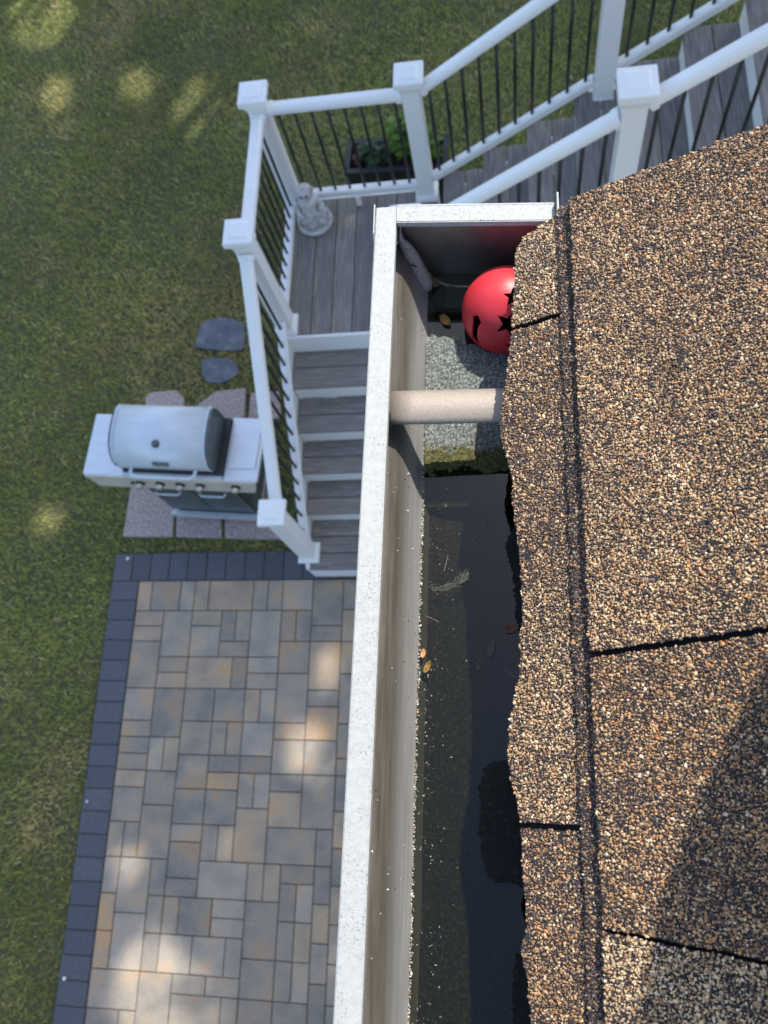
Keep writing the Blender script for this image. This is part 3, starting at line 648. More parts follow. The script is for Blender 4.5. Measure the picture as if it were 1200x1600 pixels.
# ================================================================== HOUSE, GUTTER, ROOF
ZT = H - 0.5                      # top of the gutter lip
ZE = ZT + 0.015; SL = 0.455       # shingle top at the eave, roof pitch
XW = 0.36
def roof_z(x): return ZE + SL * x
def on_roof(u, v):
    d = ray(u, v); t = (ZE - H) / (d[2] - SL * d[0]); return (d[0] * t, d[1] * t)
hs = thing('house', 'house wall with white fascia and soffit below the shingled roof edge', 'house', (XW, -3.0, 0))
MB().box(XW, 6.0, -6.0, 0.24, -.05, 2.60).build('lower_wall', 'siding', hs)
for k in range(26):
    z0 = 0.05 + k * .2
    MB().add([(XW - .018, -6.0, z0), (XW - .003, -6.0, z0 + .196), (XW - .003, .238, z0 + .196), (XW - .018, .238, z0)], [(0, 3, 2, 1)]).add(
             [(XW - .018, -6.0, z0), (XW - .018, .238, z0), (XW - .001, .238, z0), (XW - .001, -6.0, z0)], [(0, 1, 2, 3)]).build('siding_board', 'siding', hs)
MB().add([(XW, .235, 2.601), (6, .235, 2.601), (6, .235, ZE - .10 + SL * 6), (XW, .235, ZE - .10 + SL * XW), (XW, -6, 2.601), (6, -6, 2.601), (6, -6, ZE - .10 + SL * 6), (XW, -6, ZE - .10 + SL * XW)],
         [(0, 1, 2, 3), (7, 6, 5, 4), (0, 3, 7, 4), (1, 5, 6, 2), (3, 2, 6, 7), (0, 4, 5, 1)]).build('upper_wall', 'siding', hs)
MB().box(.062, XW - .02, -6.0, .352, ZT - .16, ZT - .15).build('soffit', 'white_vinyl', hs)
MB().box(.0375, .060, -6.0, .352, ZT - .17, ZT - .012).build('fascia_board', 'white_vinyl', hs)

# ---- gutter (K profile), front lip line from the photograph, slightly out of square
gu = thing('gutter', 'weathered white aluminium K-style gutter holding dirty water along the shingle edge', 'gutter', (-.10, 0, ZT))
def lipx(y): return -.1035 + .0136 * y
YG0, YG1 = -3.2, .4035
PRO = [(.0005, -.004), (.0008, -.020), (.0030, -.025), (.0090, -.0285), (.0150, -.0320), (.0195, -.0390), (.0230, -.0480), (.0265, -.0590), (.0310, -.0700), (.0360, -.0800), (.0440, -.0868), (.0540, -.0885)]
BK = .034
def gut_section(y, off):
    X = lipx(y); pts = [(X + a + off, z - off * .4) for a, z in PRO]
    pts += [(0.0, -.0885 - off * .4), (BK - .006 - off, -.0885 - off * .4), (BK - off, -.0825), (BK - off, .004)]
    return [(x, y, ZT + z) for x, z in pts]
def endy(x): return .3985 - .085 * (x + .10)
ys = list(np.linspace(YG0, -.6, 6)) + list(np.linspace(-.5, .30, 17)) + [.36, YG1]
def shell(off, flip):
    vs = []; n = len(PRO) + 4
    for y in ys:
        for p in gut_section(y, off):
            yy = p[1] if y < .39 else endy(p[0]) - .001
            vs.append((p[0], yy, p[2]))
    return vs, n
vi, n = shell(.0009, 0); vo_, _ = shell(0, 0)
m = MB(); m.add(vi, [(a * n + k, (a + 1) * n + k, (a + 1) * n + k + 1, a * n + k + 1) for a in range(len(ys) - 1) for k in range(n - 1)])
inner = m.build('trough_lining', 'gutter_in', gu, True)
m = MB(); m.add(vo_, [(a * n + k, (a + 1) * n + k, (a + 1) * n + k + 1, a * n + k + 1) for a in range(len(ys) - 1) for k in range(n - 1)])
m.build('trough_face', 'gutter_lip', gu, True)
# rolled top lip
prof = [(-.0012, -.0040), (-.0012, -.0008), (-.0002, 0.0), (.0135, -.0002), (.0148, -.0010), (.0150, -.0052), (.0140, -.0060), (.0135, -.0025), (.0012, -.0022), (.0006, -.0040)]
vs = []; k0 = len(prof); YL = list(np.linspace(YG0, .408, 14))
for y in YL: vs += [(lipx(y) + a, y, ZT + z) for a, z in prof]
fs = [(a * k0 + k, a * k0 + (k + 1) % k0, (a + 1) * k0 + (k + 1) % k0, (a + 1) * k0 + k) for a in range(len(YL) - 1) for k in range(k0)]
fs += [tuple(range(k0)), tuple(range((len(YL) - 1) * k0, len(YL) * k0))]
MB().add(vs, fs).build('front_lip', 'gutter_lip', gu)
# end cap: wall with turned flange on top, and crimped outer edge
ec = MB()
xs = np.linspace(lipx(.40) + .002, BK, 9)
def depth_at(x):
    a = x - lipx(.39)
    zz = np.interp(a, [p[0] for p in PRO], [p[1] for p in PRO]); return max(zz - .002, -.0895)
vs = []
for x in xs: vs += [(x, endy(x), ZT - .001), (x, endy(x), ZT + depth_at(x))]
ec.add(vs, [(2 * i, 2 * i + 1, 2 * i + 3, 2 * i + 2) for i in range(8)])
ec = ec.build('end_cap', 'end_cap', gu)
x0, x1 = lipx(.40) + .0152, BK - .001
m = MB()
for a, b_, z0, z1 in ((-.0035, .0105, -.0016, .0004), (.0105, .0118, -.012, .0006), (-.0042, -.0030, -.0045, .0004)):
    q = [(x0, endy(x0) + a), (x1, endy(x1) + a), (x1, endy(x1) + b_), (x0, endy(x0) + b_)]
    m.prism(q, ZT + z0, ZT + z1)
m.build('end_cap_flange', 'gutter_lip', ec, off=gu['_off'])
m = MB().box(BK + .0005, BK + .0017, endy(BK) - .006, endy(BK) + .013, ZT - .03, ZT + .010).build('back_tab', 'gutter_lip', gu)
m = MB().add([(lipx(.40) - .0025, .372, ZT - .012), (lipx(.40) - .0016, .372, ZT - .012), (lipx(.40) - .0016, .411, ZT - .012), (lipx(.40) - .0025, .411, ZT - .012),
              (lipx(.40) - .0025, .385, ZT + .0004), (lipx(.40) - .0016, .385, ZT + .0004), (lipx(.40) - .0016, .411, ZT + .0004), (lipx(.40) - .0025, .411, ZT + .0004)],
             [(0, 3, 2, 1), (4, 5, 6, 7), (0, 1, 5, 4), (1, 2, 6, 5), (2, 3, 7, 6), (3, 0, 4, 7)]).build('corner_crimp', 'gutter_lip', gu)
# hidden hanger strap
bv = []; nu = 9
y0, y1 = .2352, .2610
for x in np.linspace(lipx(.25) + .0145, BK - .002, 8):
    for k in range(nu):
        t = k / (nu - 1); bv.append((x, y0 + (y1 - y0) * t, ZT - .0150 - .05 * (x + .085) + .0036 * math.sin(math.pi * t) ** .7))
    for k in range(nu):
        t = 1 - k / (nu - 1); bv.append((x, y0 + (y1 - y0) * t, ZT - .0163 - .05 * (x + .085) + .0034 * math.sin(math.pi * t) ** .7))
n2 = 2 * nu
MB().add(bv, [(i * n2 + k, (i + 1) * n2 + k, (i + 1) * n2 + (k + 1) % n2, i * n2 + (k + 1) % n2) for i in range(7) for k in range(n2)]
         + [tuple(range(n2)), tuple(range(7 * n2, 8 * n2))]).build('hanger_strap', 'bracket', gu, True)

# ---- water, sludge and bank
ZW = ZT - .070
w = MB()
ysw = list(np.linspace(YG0 + .01, .37, 40))
vs = []
for y in ysw: vs += [(lipx(y) + .0318, y, ZW), (BK - .0012, y, ZW)]
vs[-2] = (vs[-2][0], endy(vs[-2][0]) - .001, ZW); vs[-1] = (vs[-1][0], endy(vs[-1][0]) - .001, ZW)
wo_ = w.add(vs, [(2 * i, 2 * i + 1, 2 * i + 3, 2 * i + 2) for i in range(len(ysw) - 1)]).build('water', 'water'); struct(wo_)
vs = []; N1 = 14
for y in ysw:
    xa, xb = lipx(y) + .0342, BK - .0012
    for k in range(N1 + 1):
        x = xa + (xb - xa) * k / N1; edge = max(0, 1 - k / 2.2)
        vs.append((x, min(y, endy(x) - .001), ZT - .0845 + .009 * edge * .6 + random.uniform(-.0008, .0008)))
n = N1 + 1
so_ = MB().add(vs, [(a * n + k, a * n + k + 1, (a + 1) * n + k + 1, (a + 1) * n + k) for a in range(len(ysw) - 1) for k in range(N1)]).build('sludge', 'sludge', None, True); stuff(tag(so_, 'dark muddy silt lying under the gutter water', 'silt'))
# bank of grit with mossy edge
nx, ny = 95, 150
Xb = np.linspace(-.0675, BK - .0012, nx); Yb = np.linspace(.192, .352, ny); GX, GY = np.meshgrid(Xb, Yb, indexing='ij'); P = np.stack([GX.ravel(), GY.ravel()], 1)
wob = (vnoise(P, 55, 31) - .5) * .010 + (vnoise(P, 190, 32) - .5) * .004
lo = .2150 + .006 * (P[:, 0] + .067) / .07 ; hi = .334 + .004 * np.sin(P[:, 0] * 60)
e = np.minimum(P[:, 1] - lo, hi - P[:, 1]) + wob
hgt = np.clip(e / .007, -1, 1) * .0030 + (vnoise(P, 420, 33) - .5) * .0018 + (vnoise(P, 900, 34) - .5) * .0013
dsm = np.hypot(P[:, 0] + .005, P[:, 1] - .346) < .030
Z = ZW - .0004 + np.where(e > .004, np.maximum(hgt, .0002), hgt); Z[dsm] = ZW - .004
V = [(x, min(y, .3895), z) for (x, y), z in zip(P, Z)]
F = [(i * ny + j, (i + 1) * ny + j, (i + 1) * ny + j + 1, i * ny + j + 1) for i in range(nx - 1) for j in range(ny - 1)]
bk = MB().add(V, F).build('grit_bank', 'bank', None, True); stuff(tag(bk, 'bank of grey roof grit with a mossy green edge across the gutter', 'grit'))

# ---- granules
PEB = None
def pebbles(name, P3, size, C, mat, flat=.7, normal=(0, 0, 1), seed=1):
    """crushed grains: 5 sided stones sitting on P3 (N,3)"""
    g = np.random.default_rng(seed); N = len(P3); nz = Vector(normal).normalized(); ax = Vector((0, 1, 0)).cross(nz).normalized(); ay = nz.cross(ax)
    AX, AY, NZ = np.array(ax), np.array(ay), np.array(nz)
    a0 = g.uniform(0, 2 * np.pi, N); el = g.uniform(.72, 1.35, N); V = np.zeros((N, 9, 3)); sz = size * np.clip(np.exp(g.normal(0, .30, N)), .45, 1.9)
    tx, ty = g.normal(0, .45, N), g.normal(0, .45, N)
    for k in range(4):
        for lev, rr, hh, tw in ((0, .62, -.25, 0), (1, .42, .34, .5)):
            a = a0 + 2 * np.pi * k / 4 + tw + g.normal(0, .15, N); r = rr * sz * g.uniform(.78, 1.18, N)
            u = r * np.cos(a) * el; v = r * np.sin(a) / el; h = sz * hh * flat * g.uniform(.7, 1.3, N) + (tx * u + ty * v if lev else 0)
            V[:, 4 * lev + k] = P3 + u[:, None] * AX + v[:, None] * AY + h[:, None] * NZ
    V[:, 8] = P3 + (sz * .50 * flat)[:, None] * NZ
    F = [(k, (k + 1) % 4, 4 + (k + 1) % 4, 4 + k) for k in range(4)] + [(4 + k, 4 + (k + 1) % 4, 8) for k in range(4)]
    return np_mesh(name, V, F, 9, C, mat)
PAL = np.array([[.54, .38, .21], [.68, .52, .32], [.42, .25, .12], [.50, .26, .10], [.24, .145, .085], [.105, .068, .060], [.060, .045, .045], [.76, .66, .48], [.16, .15, .15]])
MIXES = {'tan':   [.24, .20, .16, .07, .14, .08, .03, .06, .02], 'gold': [.26, .20, .18, .09, .13, .06, .02, .05, .01],
         'brown': [.15, .08, .20, .15, .20, .12, .05, .03, .02], 'plum': [.14, .08, .13, .10, .20, .20, .10, .03, .02], 'cream': [.25, .32, .11, .03, .08, .05, .02, .13, .01]}
def granule_colours(P, tone_fn, seed):
    g = np.random.default_rng(seed); N = len(P); tones = tone_fn(P); C = np.zeros((N, 3)); keys = list(MIXES)
    for i, kx in enumerate(keys):
        s = tones == i
        if s.sum(): C[s] = PAL[g.choice(9, s.sum(), p=np.array(MIXES[kx]) / sum(MIXES[kx]))]
    cl = (vnoise(P, 230, 95) * .6 + vnoise(P, 520, 96) * .4 < .36) & (g.random(N) < .55); C[cl] = PAL[g.choice([4, 5, 6], cl.sum())]
    return np.array([.90, .83, .76]) * C * g.uniform(.58, 1.28, (N, 1)) * (.70 + .60 * (vnoise(P, 45, 91) * .55 + vnoise(P, 160, 92) * .45))[:, None]
KEY = {k: i for i, k in enumerate(MIXES)}
rf = thing('roof', 'brown and tan granule shingle roof edge sloping down to the gutter', 'roof', (0, 0, ZE))
NRM = Vector((-SL, 0, 1)).normalized()
YR = .367
MB().add([(.030, -6, ZE + SL * .030 - .012), (6, -6, ZE + SL * 6 - .012), (6, YR - .012, ZE + SL * 6 - .012), (.030, YR - .012, ZE + SL * .030 - .012),
          (.030, -6, ZE + SL * .030 - .027), (6, -6, ZE + SL * 6 - .027), (6, YR - .012, ZE + SL * 6 - .027), (.030, YR - .012, ZE + SL * .030 - .027)],
         [(0, 1, 2, 3), (7, 6, 5, 4), (0, 3, 7, 4), (1, 5, 6, 2), (3, 2, 6, 7), (0, 4, 5, 1)]).build('roof_deck', 'asphalt_edge', rf)
def slab(name, poly, top, thick, mat='asphalt_edge', parent=None):
    n = len(poly); dv = Vector((0, 0, 1))
    vs = [(x, y, roof_z(x) + top - thick) for x, y in poly] + [(x, y, roof_z(x) + top) for x, y in poly]
    return MB().add(vs, [tuple(range(n - 1, -1, -1)), tuple(range(n, 2 * n))] + [(k, (k + 1) % n, n + (k + 1) % n, n + k) for k in range(n)]).build(name, mat, parent or rf, off=rf['_off'])
def wob_line(a, b, n, amp, seed):
    g = random.Random(seed); out = []
    for k in range(n + 1):
        t = k / n; out.append((a[0] + (b[0] - a[0]) * t + g.uniform(-amp, amp) * (0 < k < n), a[1] + (b[1] - a[1]) * t + g.uniform(-amp, amp) * (0 < k < n)))
    return out
GS = .00112
def shingle(poly, top, tone, seed, thick=.0042, xmax=.185, ymin=-.19, gran=True, mat='asphalt_edge', size=None):
    o = slab('shingle', poly, top, thick, mat)
    if not gran: return o
    p = np.array(poly); x0, y0 = p.min(0); x1, y1 = p.max(0); x1 = min(x1, xmax); y0 = max(y0, ymin)
    g = np.random.default_rng(seed); s = GS
    gx, gy = np.meshgrid(np.arange(x0, x1, s * .93), np.arange(y0, y1, s), indexing='ij'); gy = gy + (np.arange(gx.shape[0]) % 2)[:, None] * s * .5
    Q = np.stack([gx.ravel(), gy.ravel()], 1) + g.uniform(-.62, .62, (gx.size, 2)) * s
    Q = Q[in_poly(Q, poly)]
    # a few bald spots
    Q = Q[(vnoise(Q, 150, seed + 3) > .07) | (g.random(len(Q)) < .35)]
    P3 = np.stack([Q[:, 0], Q[:, 1], roof_z(Q[:, 0]) + top - .0001 + g.uniform(-.0003, .0003, len(Q))], 1) - np.array(rf['_off'])
    me = pebbles('granules', P3, (size or GS) * 1.16, granule_colours(Q, tone, seed), 'granule', .78, NRM, seed)
    go = obj('granules', me, o); stuff(go); return o
def tone(a, b=None, fn=None, soft=.01):
    def f(P):
        n = (vnoise(P, 60, 77) - .5) * .03 + (vnoise(P, 300, 78) - .5) * .01 + RNG.normal(0, soft, len(P))
        return np.where(fn(P) + n > 0, KEY[b], KEY[a]) if b else np.full(len(P), KEY[a])
    return f
# eave outline of the first course, traced on the roof plane
EAVE = [on_roof(u, v) for u, v in [(868, 337), (846, 352), (817, 371), (808, 388), (804, 420), (803, 455), (800, 492), (799, 520), (796, 552), (792, 584), (787, 612), (784, 640), (781, 668), (785, 692), (793, 714), (799, 742), (800, 775), (803, 806), (809, 840), (811, 868), (813, 900), (816, 935), (817, 968), (812, 1000), (814, 1030), (810, 1062), (803, 1095), (796, 1130), (793, 1165), (795, 1195), (801, 1228), (808, 1258), (813, 1290), (816, 1330), (818, 1375), (821, 1420), (823, 1450), (814, 1482), (819, 1510), (826, 1540), (829, 1600)]]
rg = random.Random(5)
EV = []
for (a, b_) in zip(EAVE[:-1], EAVE[1:]):
    EV.append(a)
    for t in (.33, .66): EV.append((a[0] + (b_[0] - a[0]) * t + rg.uniform(-.0006, .0006), a[1] + (b_[1] - a[1]) * t))
EV.append(EAVE[-1])
y = EAVE[-1][1]
while y > -6:
    y -= .02 if y > -.5 else .25; EV.append((rg.uniform(-.002, .004), y))
def eave_between(ya, yb): return [p for p in EV if yb < p[1] < ya]
def ex(y):
    ys_ = np.array([p[1] for p in EV])[::-1]; return float(np.interp(y, ys_, np.array([p[0] for p in EV])[::-1]))
XC = .0375                              # lower edge of the second course
BACK = .075
def j1(y, w): return wob_line((BACK, y + .0005 + w), (ex(y), y + w), 10, .0004, int(y * 1e4))
ja, jb = .2880, -.0250; gw = .0017
A = eave_between(YR + .01, ja + gw) + [(ex(ja), ja + gw)] + list(reversed(j1(ja, gw)))[1:] + wob_line((BACK, ja + gw + .0005), (BACK, YR), 3, 0, 1)[1:]
shingle(A, 0, tone('tan', 'cream', lambda P: P[:, 1] - .345), 21)
B = [(ex(ja), ja - gw)] + eave_between(ja - gw, jb + gw) + [(ex(jb), jb + gw)] + list(reversed(j1(jb, gw)))[1:] + j1(ja, -gw)[:-1]
shingle(B, -.0006, tone('plum', 'tan', lambda P: np.minimum(.115 - P[:, 1], .9)), 22)
C = [(ex(jb), jb - gw)] + eave_between(jb - gw, -.36) + [(ex(-.36), -.36), (BACK, -.36)] + j1(jb, -gw)[:-1]
shingle(C, -.0010, tone('plum', 'brown', lambda P: -.085 - P[:, 1]), 23)
Dd = [(ex(-.363), -.363)] + eave_between(-.363, -5.9) + [(0, -5.9), (BACK, -5.9), (BACK, -.363)]
shingle(Dd, 0, None, 24, gran=False)
# starter strip showing under the eave edge, and metal drip edge
E0 = [(min(p[0] + .0035, .008) if p[0] > -.001 else .0035, p[1]) for p in EV if p[1] > -.5 and p[1] < .352]
slab('starter_strip', [(E0[0][0], .352)] + E0 + [(.06, E0[-1][1]), (.06, .352)], -.0053, .0030)
MB().add([(.0085, -6, ZE - .0092), (.0085, .356, ZE - .0092), (.058, .356, ZE + SL * .0495 - .0092), (.058, -6, ZE + SL * .0495 - .0092), (.0085, -6, ZE - .030), (.0085, .356, ZE - .030)],
         [(0, 1, 2, 3), (0, 4, 5, 1)]).build('drip_edge', 'drip', rf)
# second course: thin backing layer shows as a dark strip, laminated tabs on top
def course_edge(x, ya, yb, seed, amp=.0006, dx=.0):
    return wob_line((x + .0026 * (ya + .12) / .48 + dx, ya), (x + .0026 * (yb + .12) / .48 + dx, yb), max(3, int(abs(ya - yb) / .006)), amp, seed)
BX = .22
back = course_edge(XC - .0078, YR, -.36, 9, .0008) + [(BX, -.36), (BX, YR)]
MIXES['dark'] = [.05, .03, .06, .05, .20, .28, .28, .01, .04]; KEY['dark'] = 5
def dark_strip(P): return np.where(np.random.default_rng(3).random(len(P)) < .15, KEY['plum'], KEY['dark'])
bo = shingle(back, .0030, dark_strip, 31, .0026, xmax=XC + .004)
jc, jd = .0655, -.0710
def j2(y, w, sk): return wob_line((BX, y + sk + w), (XC + .0008, y + w), 26, .0006, int(y * 1e4) + 3)
top2 = .0098
D1 = course_edge(XC, YR, jc + gw, 41) + list(reversed(j2(jc, gw, .016)))[1:] + [(BX, YR + .001)]
shingle(D1, top2, tone('gold', 'brown', lambda P: (P[:, 1] - .27) * .35 + .25 * (P[:, 0] - .09), soft=.035), 42, .0066, size=.00118)
D2_ = course_edge(XC, jc - gw, jd + gw * .6, 43) + list(reversed(j2(jd, gw * .6, -.012)))[1:] + j2(jc, -gw, .016)[:-1]
shingle(D2_, top2 - .0008, tone('brown'), 44, .0058, size=.00118)
D3 = course_edge(XC, jd - gw * .6, -.36, 45) + [(BX, -.36)] + j2(jd, -gw * .6, -.012)[:-1]
shingle(D3, top2, tone('cream'), 46, .0066, size=.00118)
shingle([(XC, -.363), (XC, -5.9), (BX, -5.9), (BX, -.363)], top2, None, 47, gran=False)
# courses farther up the slope, beyond the picture
M['far_shingle'] = simple('far_shingle_granules', [(0.3, (0.07, 0.05, 0.045)), (0.5, (0.24, 0.17, 0.11)), (0.7, (0.48, 0.38, 0.26))], 700, 0.8, detail=3, bstr=.8, bdist=.001)
for k in range(1, 12):
    xa = XC + .14 * k + .012
    for q in range(7):
        ya = YR - q * .92 - (.3 if k % 2 else 0) * (q > 0); yb = YR - (q + 1) * .92 - (.3 if k % 2 else 0)
        slab('shingle', [(xa, ya - .003), (xa, max(yb, -5.95)), (xa + .19, max(yb, -5.95)), (xa + .19, ya - .003)], top2 + .0052 * k, .005, 'far_shingle')

# ---- things in the gutter
# red bell ball with star and slot cut-outs
def make_ball():
    rad = .0335; th = .0016
    bm = bmesh.new(); bmesh.ops.create_uvsphere(bm, u_segments=64, v_segments=40, radius=rad); me = bpy.data.meshes.new('red_bell_ball'); bm.to_mesh(me); bm.free()
    o = bpy.data.objects.new('red_bell_ball', me); COL.objects.link(o)
    sm = o.modifiers.new('s', 'SOLIDIFY'); sm.thickness = th; sm.offset = -1
    cut = MB()
    def frame(d):
        d = Vector(d).normalized(); a = d.cross(Vector((.2, .1, 1))).normalized(); return d, a, a.cross(d)
    def star(d, s, rot):
        d, a, b_ = frame(d); pts = []
        for k in range(10):
            r_ = s if k % 2 == 0 else s * .42; an = rot + math.pi * k / 5; pts.append(a * r_ * math.cos(an) + b_ * r_ * math.sin(an))
        vs = [d * rad * .80 + p for p in pts] + [d * rad * 1.1 + p for p in pts]
        cut.add(vs, [tuple(range(9, -1, -1)), tuple(range(10, 20))] + [(k, (k + 1) % 10, 10 + (k + 1) % 10, 10 + k) for k in range(10)])
    def slot(d, length, w, rot):
        d, a, b_ = frame(d); e = a * math.cos(rot) + b_ * math.sin(rot); f_ = d.cross(e); n = 14; vs = []; pr = []
        for k in range(n + 1):
            t = -length / 2 + length * k / n; pr.append((t, w * (.55 + .35 * abs(2 * k / n - 1) ** 3)))
        ring = [(t, q) for t, q in pr] + [(pr[-1][0] + w * .7, 0)] + [(t, -q) for t, q in reversed(pr)] + [(pr[0][0] - w * .7, 0)]
        m_ = len(ring)
        for s in (.78, 1.12):
            for t, q in ring:
                v_ = d * math.cos(t / rad) + e * math.sin(t / rad); vs.append(v_ * rad * s + f_ * q)
        # strip faces between inner and outer rings (curved prism)
        fs = [(k, (k + 1) % m_, m_ + (k + 1) % m_, m_ + k) for k in range(m_)]
        L = n + 1
        def capf(o_, rev):
            out = []
            for k in range(n): out.append((o_ + k, o_ + k + 1, o_ + m_ - 3 - k, o_ + m_ - 2 - k))
            out.append((o_ + n, o_ + n + 1, o_ + n + 2)); out.append((o_ + m_ - 2, o_ + m_ - 1, o_))
            return out
        cut.add(vs, fs + capf(0, 1) + capf(m_, 0))
    # directions seen from above: y is away along the gutter
    star((.20, -.26, .95), .0080, .3); star((.09, -.76, .64), .0110, .55); star((.14, -.99, .09), .006, .2); star((.85, 0, .5), .008, 0); star((-.5, .75, -.1), .008, 0)
    slot((-.70, -.68, .24), .024, .0050, 1.35)
    slot((.72, -.62, .30), .020, .0030, .4)
    co = cut.build('cutter', 'ball'); bm_ = o.modifiers.new('b', 'BOOLEAN'); bm_.operation = 'DIFFERENCE'; bm_.object = co; bm_.solver = 'EXACT'; bm_.use_self = True
    dg = bpy.context.evaluated_depsgraph_get(); me2 = bpy.data.meshes.new_from_object(o.evaluated_get(dg)); o.modifiers.clear(); o.data = me2
    bpy.data.objects.remove(co)
    me2.materials.clear(); me2.materials.append(M['ball'])
    for p in me2.polygons: p.use_smooth = True
    try: me2.set_sharp_from_angle(angle=math.radians(35))
    except Exception: pass
    c = at_z(789, 485, ZT - .0545); o.location = c
    tag(o, 'red bell ornament ball with star and slot cut-outs floating in the gutter', 'ball')
make_ball()

# pale dry leaf stuck in the corner, with a twig
def sheet(name, rows, mat, thick=.0006):
    n = len(rows[0]); V = [p for r_ in rows for p in r_]; F = [(i * n + k, i * n + k + 1, (i + 1) * n + k + 1, (i + 1) * n + k) for i in range(len(rows) - 1) for k in range(n - 1)]
    o = MB().add(V, F).build(name, mat, None, True); s = o.modifiers.new('t', 'SOLIDIFY'); s.thickness = thick; return o
rows = []
for (u0, v0), (u1, v1), z in [((625, 349), (629, 346), -.006), ((623, 364), (627, 362), -.012), ((621, 376), (631, 372), -.018), ((625, 388), (643, 381), -.026), ((632, 404), (655, 397), -.036), ((637, 420), (663, 414), -.046), ((643, 438), (672, 430), -.056), ((650, 450), (679, 440), -.064), ((666, 457), (675, 452), -.068)]:
    r_ = []
    for k in range(6):
        t = k / 5; p = at_z(u0 + (u1 - u0) * t, v0 + (v1 - v0) * t, ZT + z + .004 * math.sin(math.pi * t)); r_.append(p)
    rows.append(r_)
tag(sheet('dry_leaf', rows, 'dry_leaf'), 'pale speckled dry leaf curled in the corner of the gutter end', 'leaf')
a = at_z(643, 414, ZT - .038); b_ = at_z(665, 421, ZT - .050); c_ = at_z(686, 431, ZT - .066)
m = MB().tube([a, b_, c_], [.0005, .0007, .0009], 6); m.tube([b_, at_z(676, 422, ZT - .06)], [.0005, .0003], 5); m.tube([c_, at_z(672, 433, ZT - .068)], [.0006, .0004], 5)
tag(m.build('twig', 'twig', None, True), 'thin dark twig lying across the pale leaf in the corner', 'twig')
def small_leaf(u, v, z, L, W, ang, mat, curl, name, label):
    c = Vector(at_z(u, v, z)); rows = []; q = Matrix.Rotation(ang, 3, 'Z')
    for i in range(8):
        t = i / 7; w = W * math.sin(math.pi * min(.98, t * .92 + .06)) ** .8; r_ = []
        for k in range(5):
            s = k / 4 * 2 - 1; r_.append(tuple(c + q @ Vector(((t - .5) * L, s * w / 2, curl * (s * s * .5 + (t - .5) ** 2 * 2)))))
        rows.append(r_)
    return tag(sheet(name, rows, mat, .0004), label, 'leaf')
small_leaf(696, 502, ZW + .0006, .012, .007, -1.0, 'ochre_leaf', .003, 'fallen_leaf', 'tiny ochre leaf between the ball and the gutter front')
small_leaf(679, 444, ZW + .0010, .009, .006, -.6, 'ochre_leaf', .002, 'fallen_leaf', 'olive yellow leaf bit at the foot of the pale leaf')
small_leaf(661, 1021, ZW + .0016, .0062, .0036, 1.4, 'orange_bit', .001, 'fallen_leaf', 'bright orange leaf bit stuck on the gutter waterline')
small_leaf(668, 1042, ZW + .0006, .009, .004, 1.1, 'ochre_leaf', .002, 'fallen_leaf', 'brown leaf shred just below the orange bit at the waterline')
small_leaf(800, 981, ZW + .0006, .010, .008, .5, 'terracotta', .002, 'fallen_leaf', 'round brownish leaf half under the shingle edge')
small_leaf(768, 1012, ZW + .0003, .016, .0048, 1.40, 'sodden_leaf', .0016, 'fallen_leaf', 'grey translucent leaf floating on the dark water')
# black sheets laid on the water as painted reflections along the shingle edge
def reflection_patch(px, label, seed):
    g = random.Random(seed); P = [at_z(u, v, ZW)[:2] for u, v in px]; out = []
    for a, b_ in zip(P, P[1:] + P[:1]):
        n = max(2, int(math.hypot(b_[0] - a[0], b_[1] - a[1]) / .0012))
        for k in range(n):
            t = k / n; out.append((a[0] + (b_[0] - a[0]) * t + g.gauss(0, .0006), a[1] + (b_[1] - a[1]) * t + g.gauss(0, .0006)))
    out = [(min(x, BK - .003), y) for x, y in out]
    tag(MB().prism(out, ZW - .003, ZW + .0007).build('reflection_patch', 'black_reflection'), label, 'sludge')  # category 'sludge' here means a painted dark reflection on the water
reflection_patch([(806, 822), (796, 836), (789, 850), (793, 872), (801, 896), (805, 930), (806, 965), (812, 996), (850, 1000), (850, 820)], 'narrow painted dark reflection under the shingle edge near the feather fluff', 1)
reflection_patch([(800, 1186), (772, 1190), (757, 1202), (749, 1232), (751, 1266), (747, 1300), (753, 1340), (762, 1368), (776, 1380), (800, 1378), (822, 1392), (850, 1392), (850, 1180)], 'broad painted dark reflection bulging out from under the shingle edge', 2)
reflection_patch([(826, 1440), (818, 1480), (806, 1496), (800, 1540), (802, 1600), (806, 1700), (860, 1700), (860, 1440)], 'painted dark reflection where the shingle edge is chipped', 3)
# feathery fluff
def fluff(u0, v0, pts, n, seed, label, spread=.0022):
    g = random.Random(seed); m = MB()
    P = [Vector(at_z(u, v, ZW + .0005)) for u, v in pts]
    for k in range(n):
        i = g.randrange(len(P) - 1); s = P[i].lerp(P[i + 1], g.random()) + Vector((g.uniform(-1, 1), g.uniform(-1, 1), 0)) * spread
        d = (P[i + 1] - P[i]).normalized(); a = g.gauss(.15, .28); d = Matrix.Rotation(a, 3, 'Z') @ d; L = g.uniform(.003, .008)
        m.tube([s, s + d * L * .5 + Vector((0, 0, .0004)), s + d * L + Vector((g.uniform(-1, 1), g.uniform(-1, 1), 0)) * .001], [.00008, .00010, .00004], 4)
    return tag(m.build('feather_fluff', 'feather'), label, 'feather')
fluff(0, 0, [(668, 916), (690, 920), (710, 914), (722, 905), (729, 898)], 95, 3, 'curved wisp of grey feather fluff floating near the gutter front')
fluff(0, 0, [(745, 1046), (752, 1040), (750, 1030)], 16, 4, 'small knot of fluff floating on the dark water', .001)
m = MB()
